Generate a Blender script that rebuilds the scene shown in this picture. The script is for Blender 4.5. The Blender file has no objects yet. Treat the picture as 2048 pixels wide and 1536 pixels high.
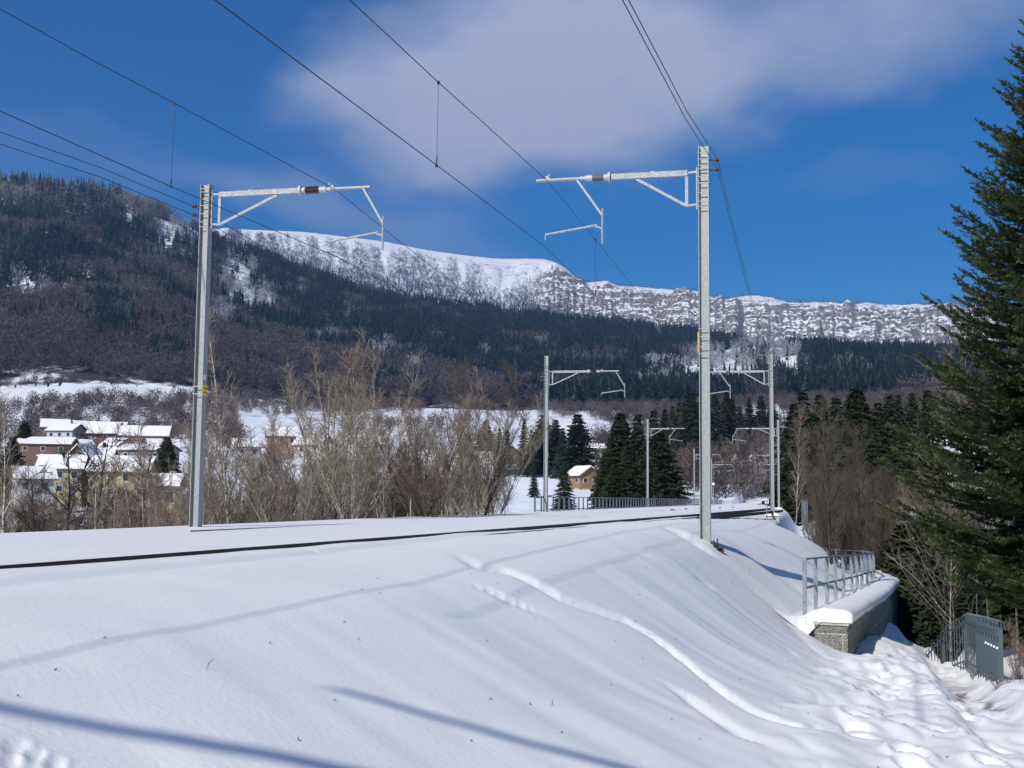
import bpy, bmesh, math, random
import numpy as np
from mathutils import Vector, Matrix
random.seed(7); RNG = np.random.default_rng(11)
S = bpy.context.scene
C = S.collection
# ------------------------------------------------------------------ camera
F, HOR, ROLL, EYE = 2430.0, 996.0, 0.010, 0.55          # focal (px of a 2048 wide frame), horizon row, roll, eye height above track
PITCH = math.atan((HOR - 768) / F)
cam = bpy.data.cameras.new("camera"); camo = bpy.data.objects.new("camera", cam); C.objects.link(camo)
R = Matrix.Rotation(math.pi / 2 + PITCH, 3, 'X') @ Matrix.Rotation(ROLL, 3, 'Z')
camo.matrix_world = Matrix.Translation((0, 0, EYE)) @ R.to_4x4()
cam.sensor_width = 36; cam.lens = F / 2048 * 36; cam.clip_start = 0.05; cam.clip_end = 30000
S.camera = camo
# ------------------------------------------------------------------ light
SUN_EL, SUN_TRAVEL = 36.0, 33.0     # elevation; compass heading (clockwise from +Y) the light travels towards
sa = math.radians(SUN_TRAVEL); se = math.radians(SUN_EL)
sun = bpy.data.lights.new("sun", 'SUN'); sun.energy = 4.85; sun.angle = math.radians(0.53); sun.color = (1.0, 0.955, 0.89)
suno = bpy.data.objects.new("sun", sun); C.objects.link(suno); suno.location = (-30, -20, 40)
ld = Vector((math.sin(sa) * math.cos(se), math.cos(sa) * math.cos(se), -math.sin(se)))
suno.rotation_euler = ld.to_track_quat('-Z', 'Y').to_euler()
W = bpy.data.worlds.new("World"); S.world = W; W.use_nodes = True
wt = W.node_tree; wn = wt.nodes; wl = wt.links; wn.clear()
def N(nodes, t, **k):
    n = nodes.new(t)
    for a, b in k.items(): setattr(n, a, b)
    return n
sky = N(wn, 'ShaderNodeTexSky', sky_type='NISHITA', sun_disc=False, sun_elevation=se, sun_rotation=sa + math.pi,
        altitude=1500, air_density=1.0, dust_density=0.0, ozone_density=4.0)
hsv = N(wn, 'ShaderNodeHueSaturation'); hsv.inputs['Saturation'].default_value = 1.48; hsv.inputs['Value'].default_value = .90; hsv.inputs['Hue'].default_value = .506
wl.new(sky.outputs[0], hsv.inputs['Color'])
tc = N(wn, 'ShaderNodeTexCoord')
def cloud(az, el, saz, sel, rot=0.0):
    """soft blob on the sky round the direction (az, el), degrees; returns a 0..1 socket"""
    a, e = math.radians(az), math.radians(el)
    d = Vector((math.sin(a) * math.cos(e), math.cos(a) * math.cos(e), math.sin(e)))
    r = Vector((math.cos(a), -math.sin(a), 0)); u = r.cross(d)
    rr, uu = r * math.cos(rot) + u * math.sin(rot), u * math.cos(rot) - r * math.sin(rot)
    outs = []
    for ax, s in ((rr, saz), (uu, sel)):
        dn = N(wn, 'ShaderNodeVectorMath', operation='DOT_PRODUCT'); dn.inputs[1].default_value = ax / math.radians(s)
        wl.new(warp.outputs[0], dn.inputs[0])
        m = N(wn, 'ShaderNodeMath', operation='MULTIPLY'); wl.new(dn.outputs['Value'], m.inputs[0]); wl.new(dn.outputs['Value'], m.inputs[1]); outs.append(m)
    off = []
    ad = N(wn, 'ShaderNodeMath', operation='ADD'); wl.new(outs[0].outputs[0], ad.inputs[0]); wl.new(outs[1].outputs[0], ad.inputs[1])
    mr = N(wn, 'ShaderNodeMapRange', interpolation_type='SMOOTHERSTEP'); mr.inputs[1].default_value = 2.0; mr.inputs[2].default_value = 0.0
    wl.new(ad.outputs[0], mr.inputs[0])
    return mr.outputs[0]
nz = N(wn, 'ShaderNodeTexNoise'); nz.inputs['Scale'].default_value = 7; nz.inputs['Detail'].default_value = 5; nz.inputs['Roughness'].default_value = .5
mpn = N(wn, 'ShaderNodeMapping'); mpn.inputs['Rotation'].default_value = (0, .5, 0); mpn.inputs['Scale'].default_value = (1, 1, 1.8)
wl.new(tc.outputs['Generated'], mpn.inputs[0]); wl.new(mpn.outputs[0], nz.inputs['Vector'])
sb = N(wn, 'ShaderNodeVectorMath', operation='SUBTRACT'); sb.inputs[1].default_value = (.5, .5, .5); wl.new(nz.outputs['Color'], sb.inputs[0])
scn = N(wn, 'ShaderNodeVectorMath', operation='SCALE'); scn.inputs['Scale'].default_value = .12; wl.new(sb.outputs[0], scn.inputs[0])
warp = N(wn, 'ShaderNodeVectorMath', operation='ADD'); wl.new(tc.outputs['Generated'], warp.inputs[0]); wl.new(scn.outputs[0], warp.inputs[1])
def px_dir(px, py):
    v = R @ Vector(((px - 1024) / F, -(py - 768) / F, -1)); v.normalize(); return v
def azel(px, py):
    v = px_dir(px, py); return math.degrees(math.atan2(v.x, v.y)), math.degrees(math.asin(v.z))
tot = None
for (px, py, sx, sy, rot, k) in ((1080, 170, 9.4, 4.6, .05, .84), (1450, 20, 12, 4.4, .22, .6), (900, 225, 6.5, 2.8, -.1, .35), (1900, 30, 8, 2.4, .05, .30),
                            (760, 455, 6.5, 1.3, -.1, .26), (250, 330, 7, 1.3, -.12, .10), (1730, 370, 3.5, .8, 0, .09), (620, 400, 7, 1.6, 0, .12)):
    a, e = azel(px, py)
    o = cloud(a, e, sx, sy, rot)
    m = N(wn, 'ShaderNodeMath', operation='MULTIPLY'); m.inputs[1].default_value = k; wl.new(o, m.inputs[0])
    # in front hemisphere only
    if tot is None: tot = m.outputs[0]
    else:
        s2 = N(wn, 'ShaderNodeMath', operation='ADD'); wl.new(tot, s2.inputs[0]); wl.new(m.outputs[0], s2.inputs[1]); tot = s2.outputs[0]
nz2 = N(wn, 'ShaderNodeTexNoise'); nz2.inputs['Scale'].default_value = 9; nz2.inputs['Detail'].default_value = 9; nz2.inputs['Roughness'].default_value = .62
wl.new(mpn.outputs[0], nz2.inputs['Vector'])
mr2 = N(wn, 'ShaderNodeMapRange'); mr2.inputs[1].default_value = .3; mr2.inputs[2].default_value = .7; mr2.inputs[3].default_value = .66; mr2.inputs[4].default_value = 1.02
wl.new(nz2.outputs[0], mr2.inputs[0])
fin = N(wn, 'ShaderNodeMath', operation='MULTIPLY', use_clamp=True); wl.new(tot, fin.inputs[0]); wl.new(mr2.outputs[0], fin.inputs[1])
mixc = N(wn, 'ShaderNodeMixRGB'); mixc.inputs[2].default_value = (3.9, 4.5, 6.1, 1)
wl.new(fin.outputs[0], mixc.inputs[0]); wl.new(hsv.outputs[0], mixc.inputs[1])
bg = N(wn, 'ShaderNodeBackground'); bg.inputs[1].default_value = 0.10
wl.new(mixc.outputs[0], bg.inputs[0]); wo = N(wn, 'ShaderNodeOutputWorld'); wl.new(bg.outputs[0], wo.inputs[0])
S.view_settings.view_transform = 'Standard'; S.view_settings.look = 'None'; S.view_settings.exposure = 0.14; S.view_settings.gamma = 1.0
S.view_settings.use_curve_mapping = False
S.render.engine = 'CYCLES'
S.cycles.max_bounces = 6; S.cycles.diffuse_bounces = 3; S.cycles.transparent_max_bounces = 12
# ------------------------------------------------------------------ projection helpers
Rn = np.array(R)
def ray(px, py):
    return Rn @ np.array(((px - 1024) / F, -(py - 768) / F, -1.0))
def P(px, py, d):                       # point at forward distance d
    v = ray(px, py); v = v * (d / v[1]); return Vector((v[0], v[1], v[2] + EYE))
def G(px, py, z):                       # point at height z
    v = ray(px, py); v = v * ((z - EYE) / v[2]); return Vector((v[0], v[1], z))
def to_px(x, y, z):
    q = np.stack([np.asarray(x, float), np.asarray(y, float), np.asarray(z, float) - EYE], -1) @ Rn
    return 1024 + F * q[..., 0] / -q[..., 2], 768 - F * q[..., 1] / -q[..., 2]
def horizon(px): return HOR + ROLL * (px - 1024)
# ------------------------------------------------------------------ noise
def _h(ix, iy, s):
    n = (ix.astype(np.int64) * 374761393 + iy.astype(np.int64) * 668265263 + s * 1442695041) & 0xffffffff
    n = ((n ^ (n >> 13)) * 1274126177) & 0xffffffff
    return ((n ^ (n >> 16)) & 0xffffff) / float(0xffffff)
def vn(x, y, s=0):
    xi = np.floor(x); yi = np.floor(y); fx = x - xi; fy = y - yi
    fx = fx * fx * (3 - 2 * fx); fy = fy * fy * (3 - 2 * fy)
    a = _h(xi, yi, s); b = _h(xi + 1, yi, s); c = _h(xi, yi + 1, s); d = _h(xi + 1, yi + 1, s)
    return (a + (b - a) * fx) * (1 - fy) + (c + (d - c) * fx) * fy
def fbm(x, y, o=4, s=0, g=.5):
    t = 0; a = 1; n = 0
    for i in range(o):
        t = t + a * (vn(x, y, s + i) - .5); n += a; a *= g; x = x * 2.03 + 7.1; y = y * 2.03 + 3.7
    return t / n * 2
def sst(a, b, x):
    t = np.clip((x - a) / (b - a), 0, 1); return t * t * (3 - 2 * t)
# ------------------------------------------------------------------ materials
def mat(name, base=(.5, .5, .5), rough=.7, metal=0.0, spec=.5):
    m = bpy.data.materials.new(name); m.use_nodes = True
    b = m.node_tree.nodes['Principled BSDF']; b.inputs['Base Color'].default_value = (*base, 1); b.inputs['Roughness'].default_value = rough
    b.inputs['Metallic'].default_value = metal; b.inputs['Specular IOR Level'].default_value = spec
    return m
def noisy(m, c1, c2, scale, detail=4, lo=.35, hi=.65, bump=0, bscale=None, coord='Object', stretch=None, dist=.02):
    nt = m.node_tree; b = nt.nodes['Principled BSDF']
    t = N(nt.nodes, 'ShaderNodeTexCoord'); n = N(nt.nodes, 'ShaderNodeTexNoise'); n.inputs['Scale'].default_value = scale; n.inputs['Detail'].default_value = detail
    src = t.outputs[coord]
    if stretch:
        mp = N(nt.nodes, 'ShaderNodeMapping'); mp.inputs['Scale'].default_value = stretch; nt.links.new(src, mp.inputs[0]); src = mp.outputs[0]
    nt.links.new(src, n.inputs['Vector'])
    r = N(nt.nodes, 'ShaderNodeValToRGB'); r.color_ramp.elements[0].position = lo; r.color_ramp.elements[1].position = hi
    r.color_ramp.elements[0].color = (*c1, 1); r.color_ramp.elements[1].color = (*c2, 1)
    nt.links.new(n.outputs[0], r.inputs[0]); nt.links.new(r.outputs[0], b.inputs['Base Color'])
    if bump:
        n2 = N(nt.nodes, 'ShaderNodeTexNoise'); n2.inputs['Scale'].default_value = bscale or scale; n2.inputs['Detail'].default_value = 5
        nt.links.new(src, n2.inputs['Vector'])
        bp = N(nt.nodes, 'ShaderNodeBump'); bp.inputs['Strength'].default_value = bump; bp.inputs['Distance'].default_value = dist
        nt.links.new(n2.outputs[0], bp.inputs['Height']); nt.links.new(bp.outputs[0], b.inputs['Normal'])
    return m
def attr_mat(name, rough=.85, attr='col', spec=.2, vary=0, tr=.5):
    m = mat(name, rough=rough, spec=spec); nt = m.node_tree
    a = N(nt.nodes, 'ShaderNodeAttribute', attribute_name=attr)
    nt.links.new(a.outputs['Color'], nt.nodes['Principled BSDF'].inputs['Base Color'])
    t = N(nt.nodes, 'ShaderNodeBsdfTranslucent'); nt.links.new(a.outputs['Color'], t.inputs[0]); mx = N(nt.nodes, 'ShaderNodeMixShader'); mx.inputs[0].default_value = tr
    nt.links.new(nt.nodes['Principled BSDF'].outputs[0], mx.inputs[1]); nt.links.new(t.outputs[0], mx.inputs[2]); nt.links.new(mx.outputs[0], nt.nodes['Material Output'].inputs['Surface'])
    return m
SNOW = (.84, .835, .83)
M_snow0 = None; M_snow = mat('snow', SNOW, .55, spec=.3); noisy(M_snow, (.835, .82, .80), (.87, .855, .83), 1.3, 6, bump=.26, bscale=26, dist=.012)
M_galv = mat('galvanised_steel', (.5, .52, .54), .55, .25); noisy(M_galv, (.24, .255, .265), (.38, .40, .415), 26, 3, .38, .62)
M_galvp = mat('mast_steel', (.5, .5, .5), .5, .25); noisy(M_galvp, (.26, .275, .265), (.36, .38, .365), 14, 5, .3, .7)
M_rgalv = mat('railing_steel', (.25, .28, .30), .5, .35); noisy(M_rgalv, (.16, .185, .20), (.27, .30, .32), 9, 4, .3, .7)
M_dark = mat('dark_steel', (.05, .05, .055), .5, .6)
M_rail = mat('rusty_rail', (.04, .022, .02), .7, .2); noisy(M_rail, (.028, .018, .018), (.06, .032, .027), 6, 4, .3, .7)
M_wire = mat('wire_copper', (.035, .035, .045), .5, .5)
M_insb = mat('brown_porcelain', (.06, .02, .018), .25)
M_insg = mat('grey_porcelain', (.18, .17, .17), .35)
M_cap = mat('white_cap', (.42, .43, .44), .5)
M_conc = mat('concrete', (.4, .4, .36), .9); noisy(M_conc, (.30, .30, .27), (.46, .45, .41), 5, 6, .3, .7, bump=.3, bscale=30)
M_yel = mat('yellow_sign', (.75, .50, .02), .5)
M_blk = mat('sign_black', (.02, .02, .02), .6)
M_white = mat('white_paint', (.75, .75, .74), .5)
M_red = mat('red_paint', (.33, .10, .11), .6)
M_soil = mat('dark_soil', (.05, .035, .025), .95)
# ------------------------------------------------------------------ object helpers
def tag(o, label=None, cat=None, group=None, kind=None):
    if label: o['label'] = label
    if cat: o['category'] = cat
    if group: o['group'] = group
    if kind: o['kind'] = kind
    return o
def empty(name, loc=(0, 0, 0), rz=0):
    o = bpy.data.objects.new(name, None); C.objects.link(o); o.location = loc; o.rotation_euler = (0, 0, rz); o.empty_display_size = .3
    return o
class MB:
    def __init__(s): s.v = []; s.f = []; s.m = []
    def add(s, vs, fs, mi=0):
        b = len(s.v); s.v += [tuple(p) for p in vs]; s.f += [tuple(b + i for i in f) for f in fs]; s.m += [mi] * len(fs)
    def box(s, c, sz, rz=0, mi=0, M=None):
        x, y, z = (k / 2 for k in sz); vs = []
        for i in (-1, 1):
            for j in (-1, 1):
                for k in (-1, 1):
                    p = Vector((i * x, j * y, k * z))
                    if M is not None: p = M @ p
                    elif rz: p.rotate(Matrix.Rotation(rz, 3, 'Z'))
                    vs.append(p + Vector(c))
        s.add(vs, [(0, 1, 3, 2), (4, 6, 7, 5), (0, 4, 5, 1), (2, 3, 7, 6), (0, 2, 6, 4), (1, 5, 7, 3)], mi)
    def beam(s, a, b, w, h, mi=0, up=(0, 0, 1), w2=None, h2=None):      # rectangular bar a->b
        a = Vector(a); b = Vector(b); d = (b - a).normalized(); up = Vector(up)
        if abs(d.dot(up)) > .98: up = Vector((0, 1, 0))
        sd = d.cross(up).normalized(); u = sd.cross(d)
        vs = []
        for p, ww, hh in ((a, w, h), (b, w2 or w, h2 or h)):
            for i, j in ((-1, -1), (1, -1), (1, 1), (-1, 1)): vs.append(p + sd * (i * ww / 2) + u * (j * hh / 2))
        s.add(vs, [(3, 2, 1, 0), (4, 5, 6, 7), (0, 1, 5, 4), (1, 2, 6, 5), (2, 3, 7, 6), (3, 0, 4, 7)], mi)
    def tube(s, pts, r, n=8, mi=0, caps=True):
        pts = [Vector(p) for p in pts]; rs = r if isinstance(r, (list, tuple)) else [r] * len(pts)
        vs = []; fs = []
        for i, p in enumerate(pts):
            d = (pts[min(i + 1, len(pts) - 1)] - pts[max(i - 1, 0)]).normalized()
            up = Vector((0, 0, 1)) if abs(d.z) < .95 else Vector((0, 1, 0))
            a = d.cross(up).normalized(); b = a.cross(d)
            for k in range(n):
                t = 2 * math.pi * k / n; vs.append(p + (a * math.cos(t) + b * math.sin(t)) * rs[i])
        for i in range(len(pts) - 1):
            for k in range(n):
                k2 = (k + 1) % n; fs.append((i * n + k, i * n + k2, (i + 1) * n + k2, (i + 1) * n + k))
        if caps: fs.append(tuple(range(n - 1, -1, -1))); fs.append(tuple((len(pts) - 1) * n + k for k in range(n)))
        s.add(vs, fs, mi)
    def build(s, name, mats, parent=None, smooth=False):
        me = bpy.data.meshes.new(name); me.from_pydata(s.v, [], s.f); me.update()
        for m in (mats if isinstance(mats, (list, tuple)) else [mats]): me.materials.append(m)
        if len(me.materials) > 1: me.polygons.foreach_set('material_index', s.m)
        if smooth: me.polygons.foreach_set('use_smooth', [True] * len(me.polygons))
        o = bpy.data.objects.new(name, me); C.objects.link(o)
        if parent: o.parent = parent
        return o
def np_mesh(name, V, F_, mats, col=None, smooth=True, parent=None, link=True, k=None):
    """V (n,3), F_ (m,3|4) -> object"""
    me = bpy.data.meshes.new(name); V = np.ascontiguousarray(V, np.float32); F_ = np.ascontiguousarray(F_, np.int32)
    m, k = F_.shape
    me.vertices.add(len(V)); me.vertices.foreach_set('co', V.ravel())
    me.loops.add(m * k); me.loops.foreach_set('vertex_index', F_.ravel())
    me.polygons.add(m); me.polygons.foreach_set('loop_start', np.arange(0, m * k, k, dtype=np.int32))
    me.update(calc_edges=True)
    me.polygons.foreach_set('use_smooth', np.full(m, smooth))
    if col is not None:
        a = me.color_attributes.new('col', 'FLOAT_COLOR', 'POINT')
        c4 = np.ones((len(V), 4), np.float32); c4[:, :3] = col; a.data.foreach_set('color', c4.ravel())
    for q in (mats if isinstance(mats, (list, tuple)) else [mats]): me.materials.append(q)
    me.validate() if False else None
    o = bpy.data.objects.new(name, me)
    if link: C.objects.link(o)
    if parent: o.parent = parent
    return o
def copy_tree(o, parent=None):
    c = o.copy(); C.objects.link(c)
    if parent: c.parent = parent
    for ch in [k for k in bpy.data.objects if k.parent == o]: copy_tree(ch, c)
    return c
# ------------------------------------------------------------------ terrain
TAZ = math.radians(13.2); T = np.array((math.sin(TAZ), math.cos(TAZ))); NV = np.array((math.cos(TAZ), -math.sin(TAZ)))
R1 = np.array((4.26, 27.0))
def uv(x, y):
    rx = x - R1[0]; ry = y - R1[1]; return rx * T[0] + ry * T[1], rx * NV[0] + ry * NV[1]
def xy(u, v): p = R1 + T * u + NV * v; return float(p[0]), float(p[1])
cu = [-60, -21.8, -17, -15, -3.5, 6, 26, 60, 400]; cv = [-3.6, -1.95, -1.7, -1.35, -.5, .13, .6, .9, .9]
pu = [-60, -27, -18, -10, -2.4, 1.5, 8, 20, 34]; pz = [-.9, -1.03, -1.3, -1.95, -2.62, -2.85, -5.2, -7.5, -8]
tu = [-60, -27, -18, -10, -2.4, 3, 8, 20, 34, 400]; tv = [1.2, 1.6, 2.0, 2.5, 3.15, 4.6, 9.0, 13.5, 14, 14]
# far relief: for columns of azimuth, knots (r -> photo row of the surface)
COLX = np.array([-1200, -300, 0, 120, 250, 400, 520, 700, 850, 1000, 1150, 1300, 1420, 1560, 1700, 1900, 2200, 3200], float)
KR = [22, 45, 75, 110, 170, 240, 330, 450, 600, 800, 1000]
nearY = np.array([  # rows at r = 110..1000 (first three are heights, metres)
 # r22  r45  r75 | r110  170   240   330   450  600  800  1000
 [-6, -7, -7.5, 1130, 1075, 1030, 985, 930, 880, 830, 790],
 [-6, -7, -7.5, 1130, 1075, 1030, 985, 930, 880, 830, 790],
 [-6, -7, -7.5, 1130, 1075, 1030, 985, 930, 880, 820, 780],
 [-6, -7, -7.5, 1130, 1075, 1030, 985, 925, 870, 805, 768],
 [-6, -7, -7.5, 1130, 1075, 1030, 985, 925, 865, 800, 772],
 [-6, -7, -7.5, 1130, 1078, 1032, 985, 925, 868, 810, 780],
 [-6, -7, -7.5, 1130, 1080, 1035, 990, 930, 880, 830, 806],
 [-6, -7, -7.5, 1130, 1080, 1035, 985, 925, 878, 838, 818],
 [-6, -7, -7.5, 1130, 1075, 1025, 970, 915, 872, 835, 818],
 [-6, -7, -7.0, 1110, 1050, 1010, 960, 905, 870, 838, 820],
 [-6, -7, -6.5, 1095, 1050, 1015, 962, 915, 878, 842, 822],
 [-6, -7, -6.0, 1080, 1050, 1015, 970, 920, 880, 845, 822],
 [-6, -7, -7.0, 1090, 1060, 1030, 995, 930, 870, 840, 815],
 [-6, -8, -7.0, 1090, 1050, 1020, 985, 915, 860, 830, 808],
 [-4, -8, -5.0, 1030, 960, 915, 890, 865, 845, 825, 800],
 [-2.2, -7, -3.5, 1020, 940, 900, 880, 860, 840, 820, 800],
 [-1.6, -3, -1.0, 990, 930, 900, 880, 860, 840, 820, 800],
 [-1.2, -1, 0.0, 980, 930, 900, 880, 860, 840, 820, 800]], float)
AX = np.array([-1200, -300, 0, 60, 120, 200, 300, 350, 400, 500, 600, 700, 800, 900, 1000, 1100, 1200, 1300, 1400, 1500, 1600, 1700, 1870, 2200, 3200], float)
AY = np.array([330, 350, 372, 372, 380, 398, 436, 455, 480, 515, 555, 584, 604, 620, 634, 645, 655, 662, 676, 692, 694, 702, 714, 720, 720], float)
AR = np.array([1700, 1750, 1800, 1800, 1800, 1850, 1900, 1900, 1950, 2000, 2050, 2100, 2150, 2200, 2200, 2200, 2200, 2200, 2150, 2100, 2000, 1950, 1900, 1800, 1800], float)
BX = np.array([-1200, 0, 250, 380, 450, 600, 700, 760, 850, 930, 1000, 1100, 1130, 1160, 1172, 1215, 1235, 1300, 1400, 1440, 1510, 1580, 1700, 1860, 2048, 2300, 3200], float)
BY = np.array([480, 480, 462, 456, 457, 463, 475, 482, 500, 511, 518, 516, 536, 562, 566, 564, 573, 578, 584, 600, 593, 603, 607, 610, 620, 640, 700], float)
ta_cache = {}
def tanel(px, py):
    v = Rn @ np.stack([(px - 1024) / F, -(py - 768) / F, -np.ones_like(px)])
    return v[2] / np.hypot(v[0], v[1])
def far_table():
    azc = np.radians(np.concatenate([np.arange(-62, 62.01, .5)]))
    pxc = 1024 + F * np.tan(azc) * 1.0
    cols = np.array([np.interp(pxc, COLX, nearY[:, j]) for j in range(nearY.shape[1])])      # (11, n)
    kern = np.exp(-(np.arange(-6, 7) / 2.6) ** 2); kern /= kern.sum()
    cols = np.array([np.convolve(np.pad(q, 6, mode='edge'), kern, 'valid') for q in cols])
    zs = []; rs = []
    for j, r in enumerate(KR):
        rs.append(np.full_like(pxc, r))
        zs.append(cols[j] if j < 3 else EYE + r * tanel(np.clip(pxc, -1200, 3200), cols[j]))
    pc = np.clip(pxc, -1200, 3200)
    ay = np.interp(pc, AX, AY); ar = np.interp(pc, AX, AR); by = np.interp(pc, BX, BY)
    foot = cols[-1]
    for fr in (.25, .5, .75, 1.0):
        r = 1000 + (ar - 1000) * fr
        rowfoot = foot + (ay - foot) * fr ** 0.92
        rs.append(r); zs.append(EYE + r * tanel(pc, rowfoot))
    dip = EYE + ar * tanel(pc, ay)
    rs.append(ar * 1.12); zs.append(dip * .86)
    cliff = sst(1050, 1120, pxc)
    rs.append(np.full_like(pxc, 3100)); zs.append(EYE + 3100 * tanel(pc, np.maximum(ay, by + 60) + 34))
    b1 = ay + 8
    rs.append(np.full_like(pxc, 3700)); zs.append(EYE + 3700 * tanel(pc, ay * 1.0 + 10 - 4 * cliff))
    # flank of the far ridge: steep cliff on the right, even slope on the left
    mid = by + (b1 - by) * (.40 * (1 - cliff) + .93 * cliff)
    rs.append(np.full_like(pxc, 4050)); zs.append(EYE + 4050 * tanel(pc, by + (b1 - by) * (.66 * (1 - cliff) + .97 * cliff)))
    rs.append(np.full_like(pxc, 4130)); zs.append(EYE + 4130 * tanel(pc, by + (b1 - by) * (.60 * (1 - cliff) + .62 * cliff)))
    rs.append(np.full_like(pxc, 4210)); zs.append(EYE + 4210 * tanel(pc, by + (b1 - by) * (.52 * (1 - cliff) + .40 * cliff)))
    rs.append(np.full_like(pxc, 4290)); zs.append(EYE + 4290 * tanel(pc, by + (b1 - by) * (.46 * (1 - cliff) + .09 * cliff)))
    rs.append(np.full_like(pxc, 4450)); zs.append(EYE + 4450 * tanel(pc, by + (b1 - by) * (.30 * (1 - cliff) + .0 * cliff)))
    rs.append(np.full_like(pxc, 4900)); zs.append(EYE + 4900 * tanel(pc, by + 3 * cliff))
    rs.append(np.full_like(pxc, 6000)); zs.append((EYE + 4900 * tanel(pc, by)) * .92)
    rs.append(np.full_like(pxc, 9000)); zs.append((EYE + 4900 * tanel(pc, by)) * .5)
    return azc, np.array(rs), np.array(zs)
AZC, RS, ZS = far_table()
def V(x, y):
    """valley and hills, by azimuth and distance"""
    x = np.asarray(x, float); y = np.asarray(y, float)
    az = np.arctan2(x, y); r = np.hypot(x, y)
    azk = np.clip(az, AZC[0], AZC[-1]); fi = (azk - AZC[0]) / (AZC[1] - AZC[0]); i0 = np.clip(fi.astype(int), 0, len(AZC) - 2); w = fi - i0
    w = w
    out = np.zeros_like(r)
    K = RS.shape[0]
    r_k = RS[:, i0] * (1 - w) + RS[:, i0 + 1] * w; z_k = ZS[:, i0] * (1 - w) + ZS[:, i0 + 1] * w
    out = np.where(r <= r_k[0], z_k[0], z_k[-1])
    for k in range(K - 1):
        m = (r > r_k[k]) & (r <= r_k[k + 1]); t = np.clip((r - r_k[k]) / (r_k[k + 1] - r_k[k]), 0, 1)
        out = np.where(m, z_k[k] + (z_k[k + 1] - z_k[k]) * t, out)
    back = sst(math.radians(55), math.radians(75), np.abs(az))
    return out * (1 - back) + (-5 + 0 * r) * back
WALL = [(6.5, 23.7), (9.75, 32.0), (12.45, 39.5), (13.9, 46), (14.3, 54)]      # outer top edge of the stone wall
WALLW = .62
def wall_side(x, y):
    """signed distance to the wall line (positive to its right) and the fraction along it"""
    best = np.full(np.shape(x), 1e9); sd = np.zeros(np.shape(x)); al = np.full(np.shape(x), -1.0); cum = 0
    for (a, b) in zip(WALL[:-1], WALL[1:]):
        dx, dy = b[0] - a[0], b[1] - a[1]; L = math.hypot(dx, dy)
        t = ((x - a[0]) * dx + (y - a[1]) * dy) / L / L
        tc_ = np.clip(t, 0, 1)
        d = np.hypot(x - a[0] - tc_ * dx, y - a[1] - tc_ * dy); s_ = ((x - a[0]) * dy - (y - a[1]) * dx) / L
        m = d < best; best = np.where(m, d, best); sd = np.where(m, s_, sd); al = np.where(m, cum + t * L, al); cum += L
    return sd, al, best
def wall_top(a): return -1.78 - .02 * a
def Sprof(s):
    a, b, c_ = .22, .58, 1.25
    s = np.clip(s, -a, c_)
    # integral of a trapezoid: ramps up over [-a, a], flat to b, down to c_
    up = np.where(s < a, (s + a) ** 2 / (4 * a), a + (s - a)); 
    f = np.where(s < b, up, a + (b - a) + (s - b) - (s - b) ** 2 / (2 * (c_ - b)))
    tot_ = b + (c_ - b) / 2
    return f / tot_
LINES = []       # grooves and a raised shadow line in the snow: (points, width, depth)
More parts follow.
